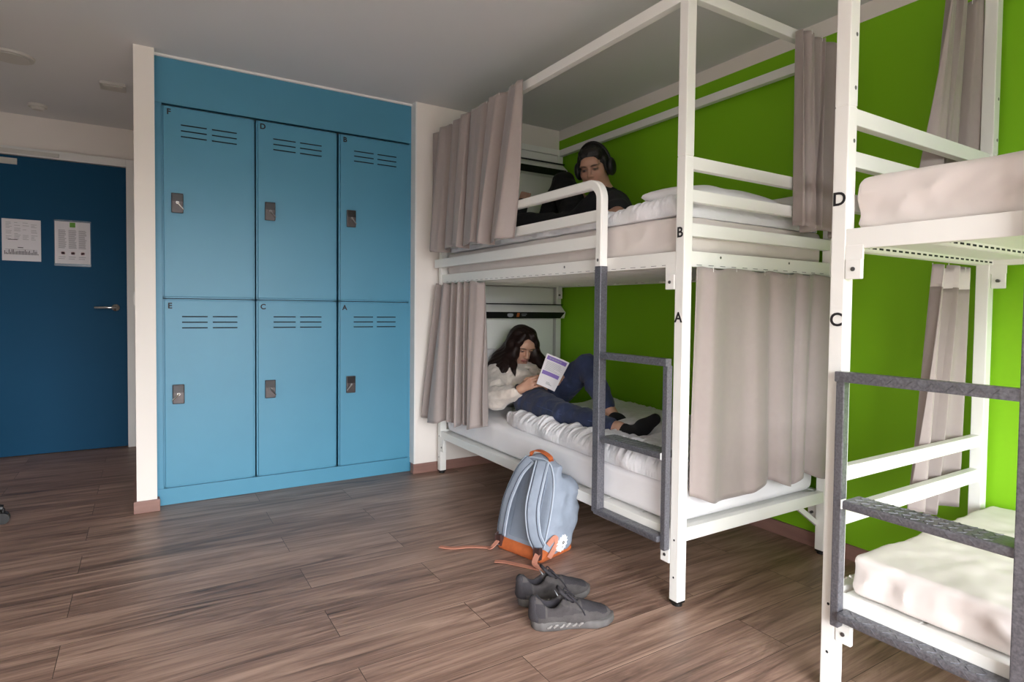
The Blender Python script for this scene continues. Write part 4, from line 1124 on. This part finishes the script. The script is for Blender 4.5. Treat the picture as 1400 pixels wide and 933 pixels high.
# ------------------------------------------------------------------ backpack
BO = Vector((1.385, 2.202, 0)); Bu = Vector((.267, -.964, 0)); Bw = Vector((.964, .267, 0)); LEAN = .30
def bp(u, w, h): return BO + Bu * u + Bw * (w + LEAN * h) + Vector((0, 0, h))
def bpx(V):
    V = np.asarray(V); u, w, h = V[:, 0], V[:, 1], V[:, 2]
    return np.array(BO)[None] + np.outer(u, Bu) + np.outer(w + LEAN * h, Bw) + np.outer(h, (0, 0, 1))
pk = root('backpack', tuple(BO + Bw * .08), 'grey blue backpack with orange base leaning against the lower bunk', 'backpack')
f = Field((-.20, -.06, -.02), (.20, .30, .46), .006)
f.rbox((0, .030, .20), (.130, .030, .205), .028, k=0)
f.ell((0, .03, .36), (.10, .030, .060), None, .03)
f.rbox((.008, .105, .165), (.140, .095, .165), .055, k=.03); f.ell((0, .175, .13), (.105, .045, .115), None, .03)
X, Y_, Z_ = np.meshgrid(*f.a, indexing='ij')
f.F += (np.clip((Z_ - .22) / .22, 0, 1) ** 2 * .038 * (np.abs(X) / .13) ** 2).astype(np.float32)
f.F += (.011 * wob(X, Y_, Z_, 17, 3) * np.clip(Y_ / .06, 0, 1) * .8 + .006 * wob(X, Y_, Z_, 38, 6) * np.clip(Y_ / .06, 0, 1)).astype(np.float32)
f.F += (.0055 * (np.abs(wob(X, Y_ * .7, Z_ * 1.6, 22, 4)) * 2 - 1).clip(-1, .8) * np.clip(Y_ / .05, 0, 1)).astype(np.float32)
f.F = np.maximum(f.F, (Y_ - (.200 - .30 * np.clip(Z_ - .15, 0, 1) * 1.25)).astype(np.float32) * .9)
f.F = np.maximum(f.F, -Z_ + .001)
keep(sdf_obj('main_compartment', f, M_pack, None, 2, bpx)[0], pk)
f = Field((-.20, -.06, -.02), (.20, .30, .10), .006)
f.rbox((0, .10, .028), (.136, .112, .030), .022, k=0)
X, Y_, Z_ = np.meshgrid(*f.a, indexing='ij'); f.F += (.02 * np.clip((Y_ - .10) / .1, 0, 1) * np.clip((Z_ - .015) / .03, 0, 1)).astype(np.float32); f.F = np.maximum(f.F, -Z_ + .001)
keep(sdf_obj('orange_base', f, M_orange, None, 1, bpx)[0], pk)
b = BM(); box(b, -.075, .075, -.006, .002, .07, .36, .003); bmesh.ops.transform(b, matrix=Matrix.Identity(4), verts=b.verts)
for v in b.verts: v.co = bp(*v.co)
keep(obj('back_padding', b, M_packd), pk)
def spline(pts, n=24):
    pts = [Vector(p) for p in pts]; out = []
    for i in range(len(pts) - 1):
        p0, p1, p2, p3 = pts[max(i - 1, 0)], pts[i], pts[i + 1], pts[min(i + 2, len(pts) - 1)]
        for k in range(n):
            t = k / n; out.append(.5 * ((2 * p1) + (-p0 + p2) * t + (2 * p0 - 5 * p1 + 4 * p2 - p3) * t * t + (-p0 + 3 * p1 - 3 * p2 + p3) * t ** 3))
    out.append(pts[-1]); return out
for sg, bulge in ((-1, .030), (1, .062)):
    ctl = [(sg * .035, -.008, .400), (sg * .062, -.018 - bulge * .5, .345), (sg * .085, -.018 - bulge, .235), (sg * .100, -.016 - bulge * .6, .130), (sg * .112, -.014, .070)]
    pts = [bp(*q) for q in spline(ctl, 10)]
    nr = [tuple(-Bw + Bu * sg * (.55 if sg > 0 else .2)) for _ in pts]
    b = BM(); ribbon(b, pts, nr, [.060 - .014 * max(0, (i / len(pts) - .7) / .3) for i in range(len(pts))], .018, True)
    s = keep(obj('shoulder_strap', b, M_pack, None, True), pk)
    for e in (-1, 1):
        b = BM(); q2 = []
        for i, p in enumerate(pts):
            t = (pts[min(i + 1, len(pts) - 1)] - pts[max(i - 1, 0)]).normalized(); n_ = Vector(nr[i]); n_ = (n_ - t * n_.dot(t)).normalized(); sd = t.cross(n_)
            q2.append(p + sd * (e * .028) + n_ * .003)
        tube(b, q2, .0042, 6); keep(obj('strap_piping', b, M_piping, None, True), pk)
        b = BM(); q3 = [p - (q2[i] - p) * 0 + (p - q2[i]) * .35 for i, p in enumerate(q2)]
        q3 = [q2[i] + (pts[i] - q2[i]) * .28 + (Vector(nr[i]).normalized()) * .0088 for i in range(len(pts))]
        tube(b, q3, .0017, 5); keep(obj('strap_stitching', b, M_stitch), pk)
    b = BM(); c0 = bp(sg * .114, -.020, .045); obox(b, c0, Bu, Vector((0, 0, 1)), Bw, .016, .022, .008, .004); keep(obj('buckle', b, M_buckle), pk)
    b = BM(); ribbon(b, [bp(sg * .113, -.016, .085), bp(sg * .114, -.016, .02)], tuple(-Bw), .026, .004); keep(obj('strap_webbing', b, M_piping), pk)
b = BM(); hl = spline([bp(-.055, .020, .400), bp(-.050, .012, .428), bp(.0, .010, .438), bp(.055, .014, .420), bp(.060, .022, .395)], 8)
ribbon(b, hl, [(0, 0, 1)] * len(hl), .026, .005); keep(obj('grab_handle', b, M_orange, None, False), pk)
# edge piping round the back panel
b = BM(); ctl = [(.124, .004, .06), (.126, .004, .20), (.112, .004, .32), (.07, .004, .395), (0, .004, .408), (-.07, .004, .395), (-.112, .004, .32), (-.126, .004, .20), (-.124, .004, .06)]
tube(b, [bp(*q) for q in spline(ctl, 8)], .0042, 6); keep(obj('panel_piping', b, M_piping, None, True), pk)
# webbing tails on the floor
fl = [bp(-.115, -.025, .04), BO + Bu * -.125 + Bw * -.05 + Vector((0, 0, .012)), Vector((1.31, 2.34, .004)), Vector((1.24, 2.385, .006)), Vector((1.17, 2.415, .004)), Vector((1.125, 2.46, .004))]
b = BM(); q = spline(fl, 8); ribbon(b, q, [(0, 0, 1)] * len(q), .022, .003); keep(obj('webbing_tail', b, M_salmon), pk)
fl = [bp(.118, -.024, .045), BO + Bu * .135 + Bw * -.05 + Vector((0, 0, .02)), Vector((1.385, 2.03, .005)), Vector((1.345, 2.085, .005)), Vector((1.295, 2.165, .005)), Vector((1.26, 2.195, .005))]
b = BM(); q = spline(fl, 8); ribbon(b, q, [(0, 0, 1)] * len(q), .024, .003); keep(obj('webbing_tail', b, M_salmon), pk)
b = BM(); q = spline([bp(.138, .01, .075), bp(.150, .03, .10), bp(.152, .05, .075), bp(.142, .03, .02)], 6); ribbon(b, q, [tuple(Bu)] * len(q), .028, .004); keep(obj('side_loop', b, M_salmon), pk)
# white sun-shaped patch on the side panel
b = BM(); n = 26; c0 = bp(.160, .082, .070); up = (Vector((0, 0, 1)) + Bw * LEAN).normalized()
ring = []; ring2 = []
for k in range(n):
    a = 2 * math.pi * k / n; rr = .033 if k % 2 else .025
    p = c0 + Bw * (math.cos(a) * rr) + up * (math.sin(a) * rr * 1.1); ring.append(b.verts.new(p + Bu * .003)); ring2.append(b.verts.new(p - Bu * .022))
ct = b.verts.new(c0 + Bu * .0035); cb = b.verts.new(c0 - Bu * .022)
for k in range(n):
    b.faces.new((ring[k], ring[(k + 1) % n], ct)); b.faces.new((ring2[(k + 1) % n], ring2[k], cb)); b.faces.new((ring[k], ring2[k], ring2[(k + 1) % n], ring[(k + 1) % n]))
pt = keep(obj('logo_patch', b, M_patch), pk)
b = BM(); tube(b, [c0 + Bu * .0045 + up * .004 + (Bw * math.cos(2 * math.pi * k / 12) + up * math.sin(2 * math.pi * k / 12)) * .0055 for k in range(12)], .0016, 5, closed=True)
sphere(b, c0 + Bu * .004 + up * -.014, .0025, 6); keep(obj('logo_mark', b, M_letter), pk)

# ------------------------------------------------------------------ sneakers
def sneaker(heel, d, label, mirror):
    d = Vector(d).normalized(); sd = Vector((-d.y, d.x, 0)); hv = Vector(heel)
    r = root('sneaker', heel, label, 'sneaker', 'pair of sneakers on the floor')
    def xf(V):
        V = np.asarray(V); return np.array(hv)[None] + np.outer(V[:, 0], d) + np.outer(V[:, 1] * mirror, sd) + np.outer(V[:, 2], (0, 0, 1))
    def T(p): return hv + d * p[0] + sd * (p[1] * mirror) + Vector((0, 0, p[2]))
    Ls = .290
    hw = lambda t: np.interp(t, [0, .03, .10, .25, .45, .62, .75, .88, .96, 1.0], [.004, .020, .033, .037, .035, .043, .0475, .040, .024, .004])
    cy = lambda t: np.interp(t, [0, .3, .6, 1], [0, .0, .004, -.006])
    spring = lambda t: .012 * np.clip((t - .72) / .28, 0, 1) ** 2
    # midsole, flared and grooved
    n = 60; b = BM(); rings = []
    prof = [(0.90, .000), (1.00, .004), (1.06, .012), (1.05, .022), (1.02, .029), (.96, .034)]
    for side in (1,):
        pass
    outline = [(t, 1) for t in np.linspace(0, 1, n)] + [(t, -1) for t in np.linspace(1, 0, n)[1:-1]]
    for f_, z in prof:
        q = []
        for i, (t, s_) in enumerate(outline):
            zz = z * np.interp(t, [0, .5, 1], [1.15, .95, .72]) + spring(t)
            g = 1.0
            if .010 < z < .03: g = 1 + .018 * math.sin(t * 70 + (1.5 if z > .02 else 0))
            ex = (t - .5) * (1 + .025 * (f_ - 1) * 10) + .5
            q.append(b.verts.new(T((ex * Ls, cy(t) + s_ * hw(t) * f_ * g, zz))))
        rings.append(q)
    m_ = len(outline)
    for A_, B_ in zip(rings, rings[1:]):
        for j in range(m_): b.faces.new((A_[j], A_[(j + 1) % m_], B_[(j + 1) % m_], B_[j]))
    b.faces.new(rings[0][::-1]); b.faces.new(rings[-1])
    so = keep(obj('midsole', b, M_sole, None, True), r)
    b = BM()
    for s_ in (1, -1):       # pale slanted inserts on the sole wall
        for k in range(6):
            t = .16 + k * .075; y0_ = cy(t) + s_ * hw(t) * 1.075
            p0, p1 = T((t * Ls, y0_, .014)), T(((t + .055) * Ls, cy(t + .055) + s_ * hw(t + .055) * 1.075, .024))
            tube(b, [p0, (p0 + p1) / 2 + Vector((0, 0, .003 if k % 2 else -.002)), p1], [.0030, .0046, .0026], 6)
    keep(obj('sole_insert', b, M_sole2), r)
    # upper
    f = Field((-.02, -.065, .015), (.31, .065, .135), .0036)
    f.ell((.048, 0, .058), (.052, .036, .050), None, 0); f.cap((.030, 0, .050), (.018, 0, .092), .030, .020, .02)
    f.ell((.125, .001, .042), (.095, .0385, .046), None, .03); f.ell((.205, .003, .034), (.075, .0440, .032), None, .03)
    f.cap((.10, 0, .075), (.165, .001, .050), .030, .030, .02)
    for s_ in (1, -1): f.cap((.115, s_ * .026, .078), (.085, s_ * .030, .072), .010, .008, .012)
    f.ell((.060, 0, .108), (.043, .0225, .062), None, .008, 'sub')
    f.ell((.125, 0, .100), (.040, .012, .030), None, .008, 'sub'); f.cap((.066, -.07, .112), (.066, .07, .112), .034, .034, .012, 'sub')
    X, Y_, Z_ = np.meshgrid(*f.a, indexing='ij'); f.F = np.maximum(f.F, (.020 - Z_).astype(np.float32)); f.F += (.0012 * wob(X, Y_, Z_, 70, 3)).astype(np.float32)
    V, Fc = f.mesh(); V, Fc = largest(V, Fc)
    cen = V[Fc].mean(1)
    me = np_mesh('upper', xf(V), Fc if mirror > 0 else Fc[:, ::-1]); up_ = obj('upper', me, [M_shoe, M_shoem, M_shoein, M_shoeq])
    inside = ((cen[:, 0] - .060) / .0455) ** 2 + (cen[:, 1] / .0255) ** 2 + ((cen[:, 2] - .108) / .0645) ** 2 < 1
    mesh_z = (cen[:, 0] > .168) & (cen[:, 0] < .262) & (cen[:, 2] > .044 + .0 * cen[:, 0]) & (np.abs(cen[:, 1]) < .034)
    ct, cz = cen[:, 0], cen[:, 2]
    quarter = (ct > .045) & (ct < .175) & (cz > .050 + .10 * np.abs(ct - .09)) & (cz < .088 - .22 * np.clip(ct - .10, 0, 1))
    eyestay = (ct > .100) & (ct < .180) & (cz > .086 - .36 * np.clip(ct - .10, 0, 1))
    counter = (ct < .040) & (cz > .048) & (cz < .092)
    mi = np.where(inside, 2, np.where(mesh_z | counter, 1, np.where(quarter & ~eyestay, 3, 0))); me.polygons.foreach_set('material_index', mi.astype(np.int32)); keep(up_, r)
    # tongue, heel patch, overlays, laces
    b = BM(); q = spline([T((.165, 0, .073)), T((.135, 0, .092)), T((.108, 0, .113)), T((.092, 0, .129))], 6); ribbon(b, q, [tuple(d + Vector((0, 0, 1.2)))] * len(q), [.036 + .012 * i / len(q) for i in range(len(q))], .012, True); tg = keep(obj('tongue', b, M_shoem, None, True), r)
    b = BM(); obox(b, T((.0865, .004, .112)), -sd, (Vector((0, 0, .85)) - d * .5).normalized(), d, .010, .007, .0012); keep(obj('size_label', b, M_grl), r)
    f = Field((-.03, -.05, .03), (.06, .05, .12), .004); f.cap((.022, 0, .050), (.011, 0, .094), .033, .0195, 0); f.ell((.062, 0, .085), (.055, .06, .08), None, .004, 'sub'); f.F -= .0014
    o, _ = sdf_obj('heel_patch', f, M_shoem, None, 1, xf); keep(o, r)
    b = BM()
    for k in range(5):
        t = .112 + k * .0165; zt = .098 - k * .0098
        for s_ in (1, -1): tube(b, spline([T((t + .006, s_ * .024, zt - .012)), T((t + .002, s_ * .012, zt + .004)), T((t + .012, -s_ * .006, zt + .002)), T((t + .018, -s_ * .023, zt - .020))], 5), .0024, 6)
    for s_ in (1, -1): tube(b, spline([T((.108, 0, .110)), T((.120, s_ * .022, .118)), T((.140, s_ * .034, .098)), T((.132, s_ * .018, .088)), T((.112, 0, .106))], 6), .0022, 6)
    for s_ in (1, -1): tube(b, spline([T((.108, 0, .110)), T((.135, s_ * .020, .106)), T((.165, s_ * .038, .072)), T((.176, s_ * .043, .050))], 6), .0021, 6)
    keep(obj('laces', b, M_shoein, None, True), r)
    return r
sneaker((1.105, 1.672, 0), (.934, -.357, 0), 'charcoal sneaker in front, the nearer one of the pair on the floor', 1)
sneaker((1.150, 1.828, 0), (.978, -.205, 0), 'charcoal sneaker behind the other one, nearest the backpack strap', -1)

# ------------------------------------------------------------------ office chair at the left edge (only a castor shows)
oc = root('office_chair', (-.875, 3.80, 0), 'black office chair castor poking in at the left edge of the floor', 'chair')
b = BM(); cyl(b, (-.875, 3.80, .10), (-.875, 3.80, .40), .028, 18); keep(obj('column', b, M_black), oc)
b = BM(); box(b, -1.08, -.67, 3.60, 4.0, .43, .50, .03, 3); keep(obj('seat', b, M_black), oc)
b = BM(); box(b, -1.10, -1.05, 3.62, 3.98, .56, 1.0, .02, 3); box(b, -1.10, -1.08, 3.77, 3.83, .44, .6); keep(obj('backrest', b, M_black), oc)
for k in range(5):
    a = 2 * math.pi * k / 5 + .05; e = Vector((-.875 + .285 * math.cos(a), 3.80 + .285 * math.sin(a), .075)); c0 = Vector((-.875, 3.80, .11))
    b = BM(); tube(b, [c0, (c0 + e) / 2 + Vector((0, 0, .012)), e], [.028, .022, .018], 10); lg = keep(obj('leg', b, M_black), oc)
    b = BM()
    for s_ in (-1, 1):
        w0 = e + Vector((-math.sin(a) * .014 * s_, math.cos(a) * .014 * s_, -.047)); cyl(b, w0 - Vector((-math.sin(a), math.cos(a), 0)) * .008, w0 + Vector((-math.sin(a), math.cos(a), 0)) * .008, .027, 18)
    cyl(b, e, e + Vector((0, 0, -.045)), .008, 10)
    keep(obj('castor', b, M_black), oc)

# ------------------------------------------------------------------ light, sky, camera
w = bpy.data.worlds.new('World'); bpy.context.scene.world = w; w.use_nodes = True
nt = w.node_tree; N = nt.nodes; L = nt.links
bg = N['Background']; tc = N.new('ShaderNodeTexCoord'); sx = N.new('ShaderNodeSeparateXYZ'); cr = N.new('ShaderNodeValToRGB')
L.new(tc.outputs['Generated'], sx.inputs[0]); mr_ = N.new('ShaderNodeMapRange'); mr_.inputs[1].default_value = -1; mr_.inputs[2].default_value = 1
L.new(sx.outputs[2], mr_.inputs[0]); L.new(mr_.outputs[0], cr.inputs[0])
e = cr.color_ramp.elements; e[0].position = .0; e[0].color = (.12, .12, .115, 1); e[1].position = 1.0; e[1].color = (1.5, 1.55, 1.65, 1)
k = e.new(.49); k.color = (.09, .09, .088, 1); k = e.new(.53); k.color = (.80, .81, .83, 1)
L.new(cr.outputs[0], bg.inputs[0]); bg.inputs[1].default_value = 9.0
pl = bpy.data.lights.new('window_portal', 'AREA'); pl.shape = 'RECTANGLE'; pl.size = WX1 - WX0; pl.size_y = WZ1 - WZ0; pl.cycles.is_portal = True
po = bpy.data.objects.new('window_portal', pl); C.objects.link(po); po.location = ((WX0 + WX1) / 2, YF - .11, (WZ0 + WZ1) / 2); po.rotation_euler = (R(90), 0, 0)

cam = bpy.data.cameras.new('camera'); co = bpy.data.objects.new('camera', cam); C.objects.link(co)
yaw, pit, rol = 0.5606711488953222, -0.030950615479946462, -0.011272484597463816
fw = Vector((math.sin(yaw) * math.cos(pit), math.cos(yaw) * math.cos(pit), math.sin(pit))); r0 = Vector((math.cos(yaw), -math.sin(yaw), 0)); d0 = fw.cross(r0)
rt = r0 * math.cos(rol) + d0 * math.sin(rol); dn = r0 * -math.sin(rol) + d0 * math.cos(rol)
up = -dn; bk_ = -fw
co.matrix_world = Matrix(((rt.x, up.x, bk_.x, 0), (rt.y, up.y, bk_.y, 0), (rt.z, up.z, bk_.z, 1.08), (0, 0, 0, 1)))
cam.sensor_fit = 'HORIZONTAL'; cam.sensor_width = 36; cam.lens = 822.1078 / 1400 * 36
cam.shift_x = -(712.172 - 700) / 1400; cam.shift_y = (448.351 - 466.5) / 1400
cam.clip_start = .02
sc = bpy.context.scene; sc.camera = co
vs = sc.view_settings; vs.view_transform = 'Standard'; vs.look = 'None'; vs.gamma = 1.0; vs.use_curve_mapping = False; vs.exposure = 1.6
sc.cycles.use_denoising = True
sc.cycles.max_bounces = 10; sc.cycles.diffuse_bounces = 6; sc.cycles.sample_clamp_indirect = 8.0
